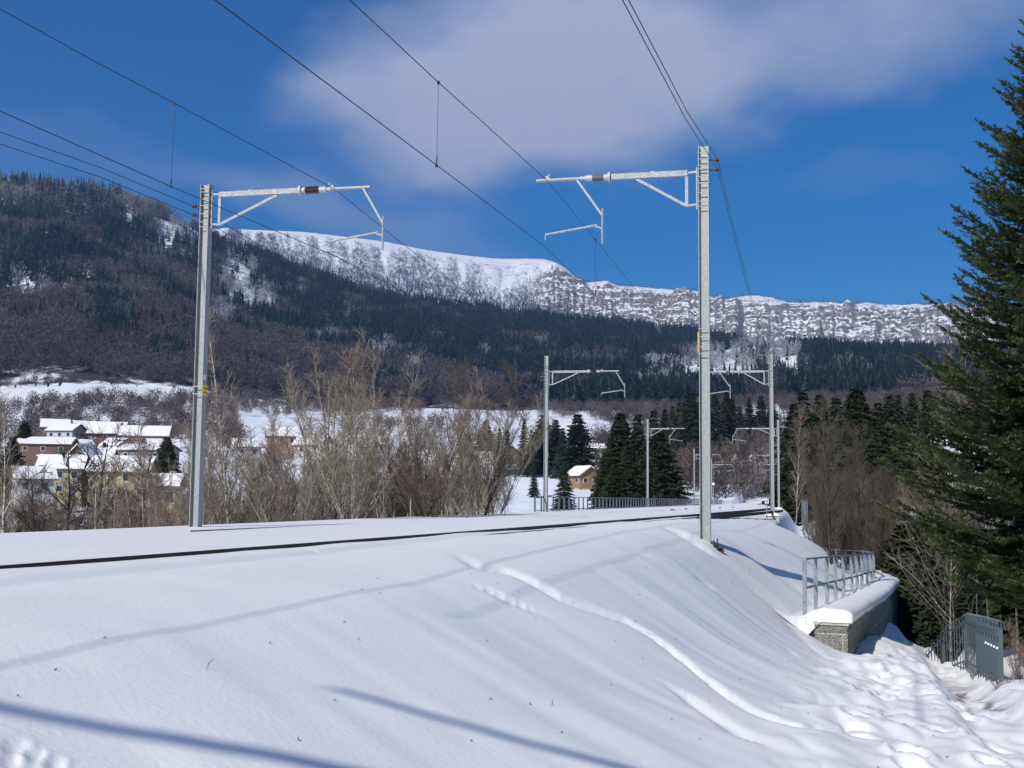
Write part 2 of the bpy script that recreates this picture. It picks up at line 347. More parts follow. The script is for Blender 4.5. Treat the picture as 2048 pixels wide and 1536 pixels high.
def H0(x, y):
    u, v = uv(x, y); r = np.hypot(x, y)
    c = np.interp(u, cu, cv); zp = np.interp(u, pu, pz); vt = np.interp(u, tu, tv)
    s = (v - c) / (vt - c)
    slope = zp * Sprof(s)
    va = v - (-2.55 + .012 * u)                   # lateral distance from the near rail
    trk = (-.05 + .022 * sst(-18, -4, u)) * sst(-.16, .03, va) - .22 * sst(-6, -10.5, v) + .012
    und = fbm(u * .9 + .5 * v, v * .18, 3, 5) * .05 * sst(-.1, .5, s) * sst(1.3, .7, s)
    soft = fbm(x * .5, y * .5, 3, 9) * .03 + fbm(x * .13, y * .13, 2, 19) * .05 * sst(-.2, .6, s)
    z = slope + und + soft * sst(-9, 2, v) + trk * sst(.25, -.05, s)
    # trodden path
    pth = sst(.80, 1.08, s) * sst(8.5, 6.5, v) * sst(-24, -14, u)
    lump = fbm(x * 1.3, y * .7, 3, 31) * .16 + np.abs(fbm(x * 2.6, y * 1.4, 2, 41)) * .07 + fbm(x * 6, y * 4, 2, 43) * .012
    z = z + lump * pth
    tcv = np.interp(u, [-30, -16, -9.8, -.6, 6], [3.9, 3.95, 4.25, 5.0, 5.2])
    z = z - .26 * np.exp(-((v - tcv) / .42) ** 4) * sst(-20, -14, u)
    z = z + .16 * np.exp(-((v - tcv + 1.15) / .5) ** 2) * sst(-10, -4, u) * sst(6, 2, u)
    z = z + .22 * np.exp(-((v - tcv - .85) / .45) ** 2) * sst(-7, -2, u) * sst(6, 2, u)
    # behind and below the wall
    sd, al, dist = wall_side(x, y)
    inw = (al > -.02) & (al < 31)
    plat = np.where((sd < -.1) & (sd > -9) & (al > .28) & (al < 31), wall_top(al) + .03, -99)
    z = np.where(plat > -50, np.maximum(z, plat), z)
    cone = wall_top(0) + .10 - .95 * np.clip(.3 - al, 0, 9) - .9 * np.clip(sd + 1.05, 0, 9)
    z = np.where((al < .32) & (al > -1.6) & (sd < .0) & (sd > -3.5), np.maximum(z, cone), z)
    base = np.interp(al, [0, 6, 11, 20], [-2.62, -2.72, -3.0, -6.5])
    zr = np.minimum(z, base + .04 * fbm(x * 2, y * 2, 3, 77) + .25 * sst(1.5, .2, sd) * sst(0, 3, al))
    wz = sst(2.6, 1.0, sd); z = np.where((sd >= -.1) & (sd < 8) & inw, zr * wz + z * (1 - wz), z)
    # rest of the right side
    Vz = V(x, y) + fbm(x * .05, y * .05, 5, 3) * np.clip(r * .010, 0, 1.6) * sst(16, 40, np.abs(v + 6))
    wr = sst(7.2, 14, v)
    bank = zp + .35 * sst(5.6, 7.0, v - .0) + fbm(x * .8, y * .8, 4, 12) * .10 * sst(5.6, 7.0, v)
    z = np.where(v > 5.6 + .05 * np.clip(u, -12, 2), bank * (1 - wr) + Vz * wr, z) if True else z
    # abutment ends: the bank falls away beyond the bridge
    endw = sst(33, 37, u) * sst(.9, 2.4, v)
    z = z * (1 - endw) + Vz * endw
    # left side
    left = -.22 - .62 * (-12.7 - v)
    z = np.where(v < -12.7, np.maximum(left, Vz), z)
    # embankment dies out far away
    far = sst(300, 360, u)
    z = z * (1 - far) + Vz * far
    return z
def mountain_relief(x, y, z):
    r = np.hypot(x, y); az = np.arctan2(x, y); px = 1024 + F * np.tan(np.clip(az, -1, 1))
    a = sst(1000, 1300, r) * sst(2600, 2300, r)
    z = z + a * (fbm(x / 260, y / 260, 4, 50) * 22) * sst(2150, 1700, r) + a * fbm(x / 60, y / 60, 3, 55) * 5
    cl = sst(1050, 1120, px) * sst(3950, 4060, r) * sst(4420, 4300, r)
    arc = az * 4200
    rid = np.abs(fbm(arc / 120, r / 900, 3, 60, .6)) * 60 + np.abs(fbm(arc / 30, r / 900, 4, 64)) * 22 + fbm(arc / 11, z / 45, 4, 69) * 7 + fbm(arc / 150, z / 14, 3, 68) * 12
    z = z + cl * (rid - 14)
    b = sst(3900, 4300, r) * (1 - sst(1050, 1120, px)) * sst(4900, 4600, r)
    z = z + b * (np.abs(fbm(arc / 110, r / 900, 4, 70)) * 44 - 8)
    top = sst(1160, 1220, px) * sst(4300, 4350, r) * sst(5200, 4600, r)
    z = z + top * (fbm(arc / 60, r / 200, 4, 80) * 12)
    return z
def HF(x, y): 
    z = H0(x, y)
    return mountain_relief(x, y, z) if np.max(np.hypot(x, y)) > 900 else z
def h1(x, y): return float(HF(np.array([float(x)]), np.array([float(y)]))[0])
def hit(px, py, t0=2.0, t1=9000.0):
    v = ray(px, py); v = v / np.hypot(v[0], v[1])
    ts = t0 * (t1 / t0) ** np.linspace(0, 1, 2600)
    zz = EYE + v[2] * ts; hh = HF(v[0] * ts, v[1] * ts); k = np.argmax(zz < hh)
    t = ts[k]; return Vector((v[0] * t, v[1] * t, hh[k]))
# grooves, and a wire shadow shaped as a low ridge, traced over the bank: rows of the photograph laid on the real slope
GR = [([(920, 1112), (960, 1135), (1010, 1140), (1060, 1160), (1120, 1195), (1180, 1215), (1250, 1240), (1310, 1275), (1350, 1305), (1400, 1345), (1450, 1385), (1520, 1425), (1600, 1450), (1660, 1458), (1720, 1455), (1790, 1450)], .085, .075),
      ([(935, 1168), (980, 1182), (1020, 1200), (1060, 1218), (1090, 1230)], .07, .055),
      ([(1330, 1368), (1370, 1390), (1420, 1425), (1480, 1465), (1540, 1495)], .06, .055),
      ([(1350, 1057), (1370, 1072), (1395, 1088), (1425, 1105), (1440, 1115)], .22, .10),
      ([(1240, 1097), (1270, 1103), (1300, 1109)], .09, .04), ([(1395, 1160), (1420, 1172), (1440, 1187)], .08, .04),
      ([(1490, 1170), (1510, 1185), (1530, 1202)], .09, .05), ([(1560, 1292), (1580, 1302), (1597, 1315)], .06, .04),
      ([(1645, 1338), (1680, 1350), (1720, 1352)], .07, .05), ([(600, 1098), (630, 1102), (650, 1107)], .12, .03),
      ([(1560, 1215), (1590, 1260), (1640, 1305), (1680, 1325)], .16, .06),
      ([(0, 1310), (100, 1300), (200, 1275), (300, 1262), (450, 1250), (560, 1222), (700, 1195), (850, 1187), (930, 1185)], .22, -.004)]  # last line: faint shadow of a wire, built as a slight rise
for pts, w, dp in GR:
    q = [hit(a, b, 2.0, 60) for a, b in pts]; out = []
    for a, b in zip(q[:-1], q[1:]):
        n = max(2, int((b - a).length / .08))
        for i in range(n): out.append(((a.x + (b.x - a.x) * i / n), (a.y + (b.y - a.y) * i / n)))
    LINES.append((np.array(out), w, dp))
LUMPS = []
for (a, b, rr, dp) in ((1820, 1512, .10, .16), (1880, 1462, .11, .14), (1905, 1410, .09, .1), (1800, 1375, .13, .09), (1850, 1390, .12, .09), (1700, 1345, .2, .05), (1760, 1365, .16, .08),
                       (1935, 1440, .1, .1), (30, 1496, .04, .012), (70, 1512, .03, .012), (110, 1530, .03, .012), (20, 1525, .03, .012), (1840, 1340, .2, .1), (1800, 1345, .2, .08), (1990, 1500, .12, .06)):
    p = hit(a, b, 2, 60); LUMPS.append((p.x, p.y, rr, dp))
for u_ in np.arange(-22.5, 1.5, .36):
    for off_ in (.35, 1.1):
        if RNG.random() < .6:
            vv_ = float(np.interp(u_, tu, tv)) + .25 + off_ + RNG.normal(0, .14); x_, y_ = xy(u_ + RNG.normal(0, .08), vv_); LUMPS.append((x_, y_, RNG.uniform(.07, .11), RNG.uniform(.05, .11)))
def H(x, y):
    x = np.asarray(x, float); y = np.asarray(y, float); z = HF(x, y)
    near = np.hypot(x, y) < 45
    if near.any():
        xs = x[near]; ys = y[near]; zz = z[near]
        for pts, w, dp in LINES:
            b0 = pts.min(0) - 1; b1 = pts.max(0) + 1
            m = (xs > b0[0]) & (xs < b1[0]) & (ys > b0[1]) & (ys < b1[1]); idx = np.nonzero(m)[0]
            for ch in np.array_split(idx, max(1, len(idx) // 20000)):
                if not len(ch): continue
                dx = xs[ch][:, None] - pts[None, :, 0]; dy = ys[ch][:, None] - pts[None, :, 1]
                d2 = dx * dx + dy * dy; k = d2.argmin(1); d = np.sqrt(d2[np.arange(len(ch)), k])
                e = np.minimum(k, len(pts) - 1 - k) * .08 / max(.3, .08 * len(pts) * .2)
                ww = w * (1 + .25 * np.sin(k * .11) + .25 * np.sin(k * .043 + 1))
                zz[ch] -= dp * np.exp(-(d / ww) ** 2) * np.clip(e + .15, 0, 1)
        for (a, b, rr, dp) in LUMPS:
            d = np.hypot(xs - a, (ys - b) * .6); zz -= dp * np.exp(-(d / rr) ** 3) - .35 * dp * np.exp(-((d - rr * 1.5) / (rr * .5)) ** 2)
        z[near] = zz
    return z
azd = np.radians(np.concatenate([np.arange(-180, -44, 4.0), np.arange(-44, 44, .075), np.arange(44, 180, 4.0)]))
def polar(name, rl, label=None):
    rr = np.array(rl)[:, None]; az = azd[None, :]
    x = rr * np.sin(az); y = rr * np.cos(az); sh = x.shape
    z = H(x.ravel(), y.ravel()).reshape(sh)
    V_ = np.stack([x, y, z], -1).reshape(-1, 3)
    nr, na = sh; i = np.arange(nr - 1)[:, None]; j = np.arange(na)[None, :]; j2 = (j + 1) % na
    F_ = np.stack([i * na + j, (i + 1) * na + j, (i + 1) * na + j2, i * na + j2], -1).reshape(-1, 4)
    return V_, F_, sh
r_near = list(np.geomspace(.3, 2.4, 10)[:-1]) + list(np.geomspace(2.4, 75, 480))
Vn, Fn, sh = polar('ground', r_near)
un, vnn = uv(Vn[:, 0], Vn[:, 1]); tcn = np.interp(un, [-30, -16, -9.8, -.6, 6], [3.9, 3.95, 4.25, 5.0, 5.2])
dirt = np.exp(-((vnn - tcn) / .3) ** 4) * sst(-14, -10.5, un) * sst(-4, -7, un) * sst(.42, .62, vn(Vn[:, 0] * 3, Vn[:, 1] * 2, 301) * .6 + vn(Vn[:, 0] * 11, Vn[:, 1] * 7, 302) * .4) * (np.hypot(Vn[:, 0], Vn[:, 1]) < 40)
rp_ = np.array([hit(1425, 1092, 10, 60)[i] for i in range(2)]); dirt = np.maximum(dirt, .0)
gc = np.zeros((len(Vn), 3)); gc[:, 0] = dirt
M_ground = M_snow.copy(); M_ground.name = 'snow_ground'; nt = M_ground.node_tree; bs = nt.nodes['Principled BSDF']; src_ = bs.inputs['Base Color'].links[0].from_socket
ga = N(nt.nodes, 'ShaderNodeAttribute', attribute_name='col'); gs = N(nt.nodes, 'ShaderNodeSeparateColor'); nt.links.new(ga.outputs['Color'], gs.inputs[0])
gm = N(nt.nodes, 'ShaderNodeMixRGB'); nt.links.new(gs.outputs[0], gm.inputs[0]); nt.links.new(src_, gm.inputs[1]); gm.inputs[2].default_value = (.20, .155, .125, 1); nt.links.new(gm.outputs[0], bs.inputs['Base Color'])
ground = np_mesh('ground', Vn, Fn, M_ground, col=gc)
tag(ground, 'smooth white snow over the railway bank and trodden path', kind='structure')
# far relief
r_far = list(np.geomspace(75, 1000, 150)[:-1]) + list(np.linspace(1000, 2400, 120)[:-1]) + list(np.linspace(2400, 3700, 14)[:-1]) + list(np.linspace(3700, 4040, 16)[:-1]) \
    + list(np.linspace(4040, 4330, 80)[:-1]) + list(np.linspace(4330, 4950, 40)[:-1]) + list(np.linspace(4950, 5600, 6))
Vf, Ff, shf = polar('hills', r_far)
pxf, pyf = to_px(Vf[:, 0], Vf[:, 1], Vf[:, 2]); rf = np.hypot(Vf[:, 0], Vf[:, 1])
M_hill = mat('hillside', (.3, .3, .3), .9, spec=.1)
nt = M_hill.node_tree; bs = nt.nodes['Principled BSDF']
at = N(nt.nodes, 'ShaderNodeAttribute', attribute_name='col'); sep = N(nt.nodes, 'ShaderNodeSeparateColor'); nt.links.new(at.outputs['Color'], sep.inputs[0])
tcd = N(nt.nodes, 'ShaderNodeTexCoord')
n1 = N(nt.nodes, 'ShaderNodeTexNoise'); n1.inputs['Scale'].default_value = .03; n1.inputs['Detail'].default_value = 9; n1.inputs['Roughness'].default_value = .65
nt.links.new(tcd.outputs['Object'], n1.inputs['Vector'])
# forest floor / snow
fl = N(nt.nodes, 'ShaderNodeMixRGB'); fl.inputs[1].default_value = (.045, .038, .034, 1); fl.inputs[2].default_value = (.78, .80, .84, 1)
ad = N(nt.nodes, 'ShaderNodeMath', operation='ADD'); nt.links.new(sep.outputs[0], ad.inputs[0])
ns = N(nt.nodes, 'ShaderNodeMath', operation='MULTIPLY_ADD'); ns.inputs[1].default_value = 2.2; ns.inputs[2].default_value = -1.1; nt.links.new(n1.outputs[0], ns.inputs[0])
nt.links.new(ns.outputs[0], ad.inputs[1])
cr = N(nt.nodes, 'ShaderNodeMapRange'); cr.inputs[1].default_value = .35; cr.inputs[2].default_value = .6; nt.links.new(ad.outputs[0], cr.inputs[0])
nt.links.new(cr.outputs[0], fl.inputs[0])
# rock: strata and slope dependent snow
geo = N(nt.nodes, 'ShaderNodeNewGeometry'); sx = N(nt.nodes, 'ShaderNodeSeparateXYZ'); nt.links.new(geo.outputs['Normal'], sx.inputs[0])
mp = N(nt.nodes, 'ShaderNodeMapping'); mp.inputs['Scale'].default_value = (.014, .014, .10); nt.links.new(tcd.outputs['Object'], mp.inputs[0])
n2 = N(nt.nodes, 'ShaderNodeTexNoise'); n2.inputs['Scale'].default_value = 1; n2.inputs['Detail'].default_value = 8; n2.inputs['Roughness'].default_value = .7
nt.links.new(mp.outputs[0], n2.inputs['Vector'])
mp3 = N(nt.nodes, 'ShaderNodeMapping'); mp3.inputs['Scale'].default_value = (.09, .09, .02); nt.links.new(tcd.outputs['Object'], mp3.inputs[0])
n3 = N(nt.nodes, 'ShaderNodeTexNoise'); n3.inputs['Scale'].default_value = 1; n3.inputs['Detail'].default_value = 6; nt.links.new(mp3.outputs[0], n3.inputs['Vector'])
rk = N(nt.nodes, 'ShaderNodeValToRGB'); rk.color_ramp.elements[0].position = .3; rk.color_ramp.elements[0].color = (.07, .065, .063, 1)
rk.color_ramp.elements[1].position = .7; rk.color_ramp.elements[1].color = (.30, .26, .22, 1); nt.links.new(n3.outputs[0], rk.inputs[0])
s0 = N(nt.nodes, 'ShaderNodeMath', operation='MULTIPLY_ADD'); s0.inputs[1].default_value = .9; nt.links.new(n3.outputs[0], s0.inputs[0])
s1 = N(nt.nodes, 'ShaderNodeMath', operation='MULTIPLY'); s1.inputs[1].default_value = .7; nt.links.new(sx.outputs[2], s1.inputs[0]); nt.links.new(s1.outputs[0], s0.inputs[2])
sa_ = N(nt.nodes, 'ShaderNodeMath', operation='MULTIPLY_ADD'); sa_.inputs[1].default_value = 1.2; nt.links.new(n2.outputs[0], sa_.inputs[0]); nt.links.new(s0.outputs[0], sa_.inputs[2])
sb_ = N(nt.nodes, 'ShaderNodeMapRange'); sb_.inputs[1].default_value = 1.58; sb_.inputs[2].default_value = 1.67; nt.links.new(sa_.outputs[0], sb_.inputs[0])
mxr = N(nt.nodes, 'ShaderNodeMixRGB'); nt.links.new(sb_.outputs[0], mxr.inputs[0]); nt.links.new(rk.outputs[0], mxr.inputs[1]); mxr.inputs[2].default_value = (.80, .82, .86, 1)
fm = N(nt.nodes, 'ShaderNodeMixRGB'); nt.links.new(sep.outputs[1], fm.inputs[0]); nt.links.new(fl.outputs[0], fm.inputs[1]); nt.links.new(mxr.outputs[0], fm.inputs[2])
nt.links.new(fm.outputs[0], bs.inputs['Base Color'])
# masks: r = snow cover, g = bare rock
PATCH = [(.7, (65, 588, 45, 26)), (.5, (20, 560, 30, 18)), (.8, (475, 560, 45, 55)), (.6, (530, 610, 35, 30)), (.6, (440, 640, 30, 22)), (.6, (255, 440, 26, 18)), (.6, (345, 470, 40, 22)), (.45, (390, 500, 30, 26)), (.4, (300, 520, 50, 20)),
    (.5, (590, 590, 25, 20)), (.5, (700, 640, 28, 18)), (.7, (765, 712, 36, 22)), (.5, (830, 745, 28, 14)), (.5, (640, 690, 40, 14)), (.45, (860, 690, 24, 14)), (.5, (980, 720, 22, 12)), (.9, (1316, 674, 9, 11)), (.6, (180, 640, 14, 8)), (.5, (130, 590, 18, 9)),
    (1.0, (1345, 738, 60, 9)), (1.0, (1430, 716, 60, 12)), (1.0, (1520, 706, 60, 14)), (.8, (1575, 730, 40, 22)), (.8, (1400, 760, 60, 16)), (.7, (1480, 745, 60, 20)), (.6, (1310, 780, 50, 16)), (.6, (1600, 770, 40, 14)), (.5, (1690, 745, 26, 10)), (.45, (1740, 760, 26, 10)), (.4, (1080, 700, 24, 10)), (.4, (1180, 740, 24, 9))]
def snow_cover(px, py, r):
    s = np.ones_like(r)                                    # open snow by default
    hill = (r > 1000) & (r < 3600)
    s = np.where(hill, .32, s)
    def blob(cx, cy, sx_, sy_): return np.exp(-(((px - cx) / sx_) ** 2 + ((py - cy) / sy_) ** 2) ** 1.5)
    add = .15 * blob(1450, 745, 150, 45)
    sm = sum(1.2 * a_ * blob(*b_) for a_, b_ in PATCH)
    return np.clip(np.where(hill, s + add + sm * (.3 + 1.2 * vn(px / 11, py / 9, 61)), s), 0, 1.3)
fc = np.zeros((len(Vf), 3)); fc[:, 0] = snow_cover(pxf, pyf, rf)
azf = np.arctan2(Vf[:, 0], Vf[:, 1]); pxa = 1024 + F * np.tan(np.clip(azf, -1, 1))
fc[:, 1] = sst(1035, 1100, pxa) * sst(3800, 3990, rf) * sst(4420, 4330, rf)
bandl = sst(4335, 4365, rf) * sst(4760, 4720, rf) * (pxa < 1060) * (rf > 4000)
fc[:, 1] = np.maximum(fc[:, 1], .75 * bandl * sst(.42, .6, vn(pxa / 45, rf / 22, 71)))
hills = np_mesh('hills', Vf, Ff, M_hill, col=fc); tag(hills, 'valley, wooded hillsides and the snowy cliff ridge', kind='structure')
# ------------------------------------------------------------------ far woods (stuff)
M_leaf = attr_mat('far_foliage')
def blob_trees(name, X, Y, Z, Hh, kind, colr, label, ntri, ts=1.0):
    """kind 0 conifer spikes, 1 bare crowns; every tree its own little cloud of triangles, one mesh"""
    n = len(X)
    if kind == 0:
        k = np.arange(ntri); t = (k + .5) / ntri
        ang = RNG.random((n, ntri)) * 2 * np.pi
        zt = (.08 + .92 * t[None, :] + RNG.normal(0, .03, (n, ntri)))
        rad = (1.03 - zt).clip(.02) * .23 * (0.75 + .5 * RNG.random((n, ntri)))
        ln = .16
        apex = np.stack([np.zeros_like(zt), np.zeros_like(zt), zt + ln * .8], -1)
        a1 = np.stack([np.cos(ang) * rad, np.sin(ang) * rad, zt - .06], -1); a2 = np.stack([np.cos(ang + 1.5) * rad, np.sin(ang + 1.5) * rad, zt - .06], -1)
        tri = np.stack([apex, a1, a2], 2)
    else:
        d = RNG.normal(0, 1, (n, ntri, 3)); d /= np.linalg.norm(d, axis=-1, keepdims=True)
        rr = RNG.random((n, ntri, 1)) ** .45
        c = d * rr * np.array((.34, .34, .40)) + np.array((0, 0, .58))
        e = RNG.normal(0, 1, (n, ntri, 3)); e[..., 2] = np.abs(e[..., 2]) * 1.6 + .3; e[..., :2] += d[..., :2] * .9; e /= np.linalg.norm(e, axis=-1, keepdims=True)
        sdv = np.cross(e, RNG.normal(0, 1, (n, ntri, 3))); sdv /= np.linalg.norm(sdv, axis=-1, keepdims=True) + 1e-6
        tri = np.stack([c + e * .15 * ts, c - e * .10 * ts + sdv * .040 * ts, c - e * .10 * ts - sdv * .040 * ts], 2)
    Vv = tri * Hh[:, None, None, None] + np.stack([X, Y, Z], -1)[:, None, None, :]
    cc = np.repeat(np.repeat(colr[:, None, :], ntri, 1)[:, :, None, :], 3, 2) * (1 + RNG.normal(0, .09, (n, ntri, 1, 1))).clip(.6, 1.4)
    V_ = Vv.reshape(-1, 3); F_ = np.arange(len(V_)).reshape(-1, 3)
    o = np_mesh(name, V_, F_, M_leaf, col=cc.reshape(-1, 3), smooth=False)
    tag(o, label, kind='stuff'); return o
def scatter(n, px0, px1, r0, r1):
    az = np.arctan((px0 - 1024) / F) + RNG.random(n) * (np.arctan((px1 - 1024) / F) - np.arctan((px0 - 1024) / F))
    r = np.sqrt(r0 * r0 + RNG.random(n) * (r1 * r1 - r0 * r0))
    x = r * np.sin(az); y = r * np.cos(az); z = HF(x, y); px, py = to_px(x, y, z)
    return x, y, z, px, py, r
def brown_line(px): return np.interp(px, [0, 150, 300, 450, 600, 750, 900, 1050, 1200, 1400, 2000], [600, 610, 640, 690, 720, 745, 778, 800, 812, 815, 820])
x, y, z, px, py, r = scatter(80000, -260, 2300, 1000, 2300)
ar_ = np.interp(px, AX, AR); sc = snow_cover(px, py, r)
gap = vn(x / 34, y / 34, 5) * .6 + vn(x / 90, y / 90, 6) * .4
bl = brown_line(px) + fbm(x / 120, y / 120, 4, 8) * 60
up = sst(-15, 15, bl - py)                                # 1 in the conifer belt
spec = vn(x / 42, y / 42, 18) * .5 + vn(x / 105, y / 105, 28) * .35 + vn(x / 17, y / 17, 38) * .15
keep = (r < ar_ * 1.03) & (RNG.random(len(x)) < np.clip(1.30 - sc * 1.05, .05, 1) * np.where((gap < .36) & (up > .5), .22, np.where(gap < .26, .45, 1)))
keep &= r > 1000 + 40 * vn(x / 60, y / 60, 4)
x, y, z, px, py, r, sc, up, spec = [q[keep] for q in (x, y, z, px, py, r, sc, up, spec)]
top_frost = sst(470, 400, py) * sst(450, 300, px)
iscon = (spec > np.where(up > .5, np.interp(px, [300, 800], [.42, .33]) + .08 * top_frost, .72) + RNG.normal(0, .04, len(x))) & (RNG.random(len(x)) > (sc - .5) * 1.6)
hc = RNG.uniform(15, 29, len(x)) * (.85 + .3 * vn(x / 50, y / 50, 9))
n_ = iscon.sum()
cc = np.array((.020, .034, .030))[None] * RNG.uniform(.65, 1.45, (n_, 1)) + top_frost[iscon][:, None] * .20 * RNG.random((n_, 1)) + .05 * (RNG.random((n_, 1)) < .06)
blob_trees('conifer_forest', x[iscon], y[iscon], z[iscon] - 1, hc[iscon], 0, cc, 'dark conifer forest across the hillside', 16)
d_ = ~iscon; n_ = d_.sum()
cd = np.array((.138, .112, .103))[None] * RNG.uniform(.78, 1.22, (n_, 1)) * (.75 + .5 * vn(x[d_] / 60, y[d_] / 60, 44))[:, None] + top_frost[d_][:, None] * .34 * RNG.random((n_, 1)) \
    + ((up[d_] > .5) & (RNG.random(n_) < .3))[:, None] * .07 + sst(.5, .95, sc[d_])[:, None] * np.array((.40, .42, .46))[None] * RNG.uniform(.3, 1, (n_, 1))
blob_trees('bare_forest', x[d_], y[d_], z[d_] - 1, hc[d_] * .85, 1, cd, 'leafless brown beech forest on the lower hillside', 64, .58)
# woods under and along the far ridge
x, y, z, px, py, r = scatter(60000, 330, 2250, 3650, 4750)
by_ = np.interp(px, BX, BY); ay_ = np.interp(px, AX, AY)
fr = (py - by_) / np.maximum(ay_ - by_, 10)
left_ = px < 1150
strk = vn(px / 14, py / 90, 21)
pk = np.where(left_, sst(.12, .75, fr + (strk - .5) * .75) * .95, sst(.93, 1.0, fr) * .9 + .10 * (vn(px / 30, py / 12, 22) > .6) + .25 * sst(1780, 1900, px))
pk = np.where((~left_) & (r > 4320), .05, pk)
keep = RNG.random(len(x)) < pk
x, y, z, px, py, fr = [q[keep] for q in (x, y, z, px, py, fr)]
ic = RNG.random(len(x)) < sst(.5, 1.0, fr) * .8
n_ = ic.sum(); hh = RNG.uniform(13, 22, len(x))
blob_trees('ridge_conifers', x[ic], y[ic], z[ic] - 1, hh[ic], 0, np.array((.035, .045, .045))[None] * RNG.uniform(.6, 1.6, (n_, 1)), 'conifers in a dark band below the snowy ridge', 8)
n_ = (~ic).sum()
blob_trees('ridge_woods', x[~ic], y[~ic], z[~ic] - 1, hh[~ic] * .8, 1, np.array((.13, .105, .10))[None] * RNG.uniform(.6, 1.5, (n_, 1)), 'grey leafless woods streaking the snowy flank of the ridge', 12)
# ------------------------------------------------------------------ catenary masts
TOPZ = 8.45
def ibeam(h0, h1):
    m = MB(); d, b, tf, tw = .23, .22, .014, .012
    m.box((-d / 2 + tf / 2, 0, (h0 + h1) / 2), (tf, b, h1 - h0)); m.box((d / 2 - tf / 2, 0, (h0 + h1) / 2), (tf, b, h1 - h0))
    m.box((0, 0, (h0 + h1) / 2), (d - 2 * tf - .002, tw, h1 - h0)); return m
def lathe(m, a, ax, prof, n=14):
    """revolve (distance along x, radius) round the local x axis at height a"""
    pts = [(ax[0] + p[0], ax[1], ax[2]) for p in prof]; m.tube(pts, [p[1] for p in prof], n)
MESH = {}
def get(key, fn):
    if key not in MESH: MESH[key] = fn()
    return MESH[key]
def part(root, name, key, fn, mats, smooth=False):
    if key in MESH:
        o = bpy.data.objects.new(name, MESH[key]); C.objects.link(o); o.parent = root; return o
    m = MB(); fn(m); o = m.build(name, mats, root, smooth); MESH[key] = o.data; return o
AZ = 7.83
def mast(x, y, side, kind, brown, label, z0=-1.4, detail=2, top=TOPZ, group='catenary masts along the railway', bare=False, foot=None):
    """local +x runs from the mast over the tracks"""
    rz = math.atan2(NV[1], NV[0]) + (math.pi if side == 'R' else 0)
    r = empty('catenary_mast', (x, y, 0), rz)
    tag(r, label, 'mast', group)
    ib = ibeam(z0, top); po = ib.build('pole', M_galvp, r)
    if bare: return r
    k = 'A' if kind == 'A' else 'B'
    fx, dg, be, ie, te = (.36, 1.5, 2.12, 2.62, 3.82) if k == 'A' else (.34, 1.85, 2.45, 3.05, 4.22)
    def frame(m):
        m.beam((fx, 0, AZ), (be, 0, AZ), .10, .125); m.beam((fx + .02, 0, AZ - .065), (fx + .02, 0, AZ - .76), .07, .06)
        m.beam((fx + .03, 0, AZ - .74), (dg, 0, AZ - .08), .055, .06)
        m.beam((.13, 0, AZ + .02), (fx, 0, AZ + .01), .05, .045); m.beam((.13, 0, AZ - .72), (fx, 0, AZ - .74), .05, .045)
        m.box((.155, 0, AZ - .36), (.03, .07, .95))
        m.beam((1.15, 0, AZ - .075), (1.15, 0, AZ + .09), .11, .02)
    part(r, 'cantilever_frame', ('fr', k), frame, M_galv)
    if detail > 1:
        for z in (AZ + .42, AZ + .28, AZ + .14, AZ + .06, AZ - .12, AZ - .27, AZ - .48, AZ - .68, AZ - .80):
            if z > top - .05: continue
            bd = part(r, 'fixing_band', ('band',), lambda m: (m.box((0, -.116, 0), (.262, .014, .016)), m.box((-.124, 0, 0), (.014, .246, .015)), m.box((.124, 0, 0), (.014, .246, .015)), m.box((0, .116, 0), (.262, .014, .016))), M_galv); bd.location = (0, 0, z)
    cap = part(r, 'insulator_cap', ('cap', k), lambda m: (lathe(m, 0, (be, 0, AZ), [(-.02, .05), (-.02, .125), (.03, .125), (.03, .075), (.13, .075), (.13, .06)])), M_cap, False)
    def ins(m):
        pr = [(.13, .05)]
        nr = 8; L = ie - be - .24
        for i in range(nr):
            a = .13 + L * (i + .2) / nr; pr += [(a, .055), (a + L / nr * .35, .092), (a + L / nr * .5, .092), (a + L / nr * .7, .055)]
        pr += [(.13 + L, .05)]
        lathe(m, 0, (be, 0, AZ), pr)
    part(r, 'insulator', ('ins', k, brown), ins, M_insb if brown else M_insg, True)
    part(r, 'end_cap', ('ecap', k), lambda m: lathe(m, 0, (ie, 0, AZ), [(-.11, .06), (-.11, .075), (.06, .07), (.06, .045), (.12, .045), (.12, .055), (.17, .055), (.17, .04)]), M_cap)
    def tube(m):
        m.tube([(ie + .1, 0, AZ), (te, 0, AZ)], .042, 10)
        cx = 3.55 if k == 'A' else 3.25
        m.box((cx, 0, AZ + .06), (.10, .07, .07)); m.box((cx - .04, 0, AZ + .11), (.03, .12, .05))
    part(r, 'arm_tube', ('tube', k), tube, M_galv)
    def drop(m):
        a, b = ((2.87, 2.28) if k == 'A' else (4.05, 4.55))
        m.beam((a, 0, AZ - .03), (b, 0, AZ - .88), .05, .085, w2=.05, h2=.07, up=(0, 1, 0))
        m.tube([(b, 0, AZ - .72), (b, 0, AZ - 1.52)], .028, 8)
        m.beam((b, 0, AZ - 1.18), (b + (.14 if k == 'A' else -.14), 0, AZ - 1.12), .03, .03)
    part(r, 'drop_bracket', ('drop', k), drop, M_galv)
    def steady(m):
        a, b = ((2.43, 3.60) if k == 'A' else (4.41, 3.2))
        m.tube([(a, 0, AZ - 1.10), (b, 0, AZ - 1.27)], .026, 8)
        m.beam((a - .01, 0, AZ - 1.07), (a, 0, AZ - 1.16), .03, .03); m.beam((b, 0, AZ - 1.27), (b, 0, AZ - 1.40), .018, .018)
    part(r, 'steady_arm', ('steady', k), steady, M_galv)
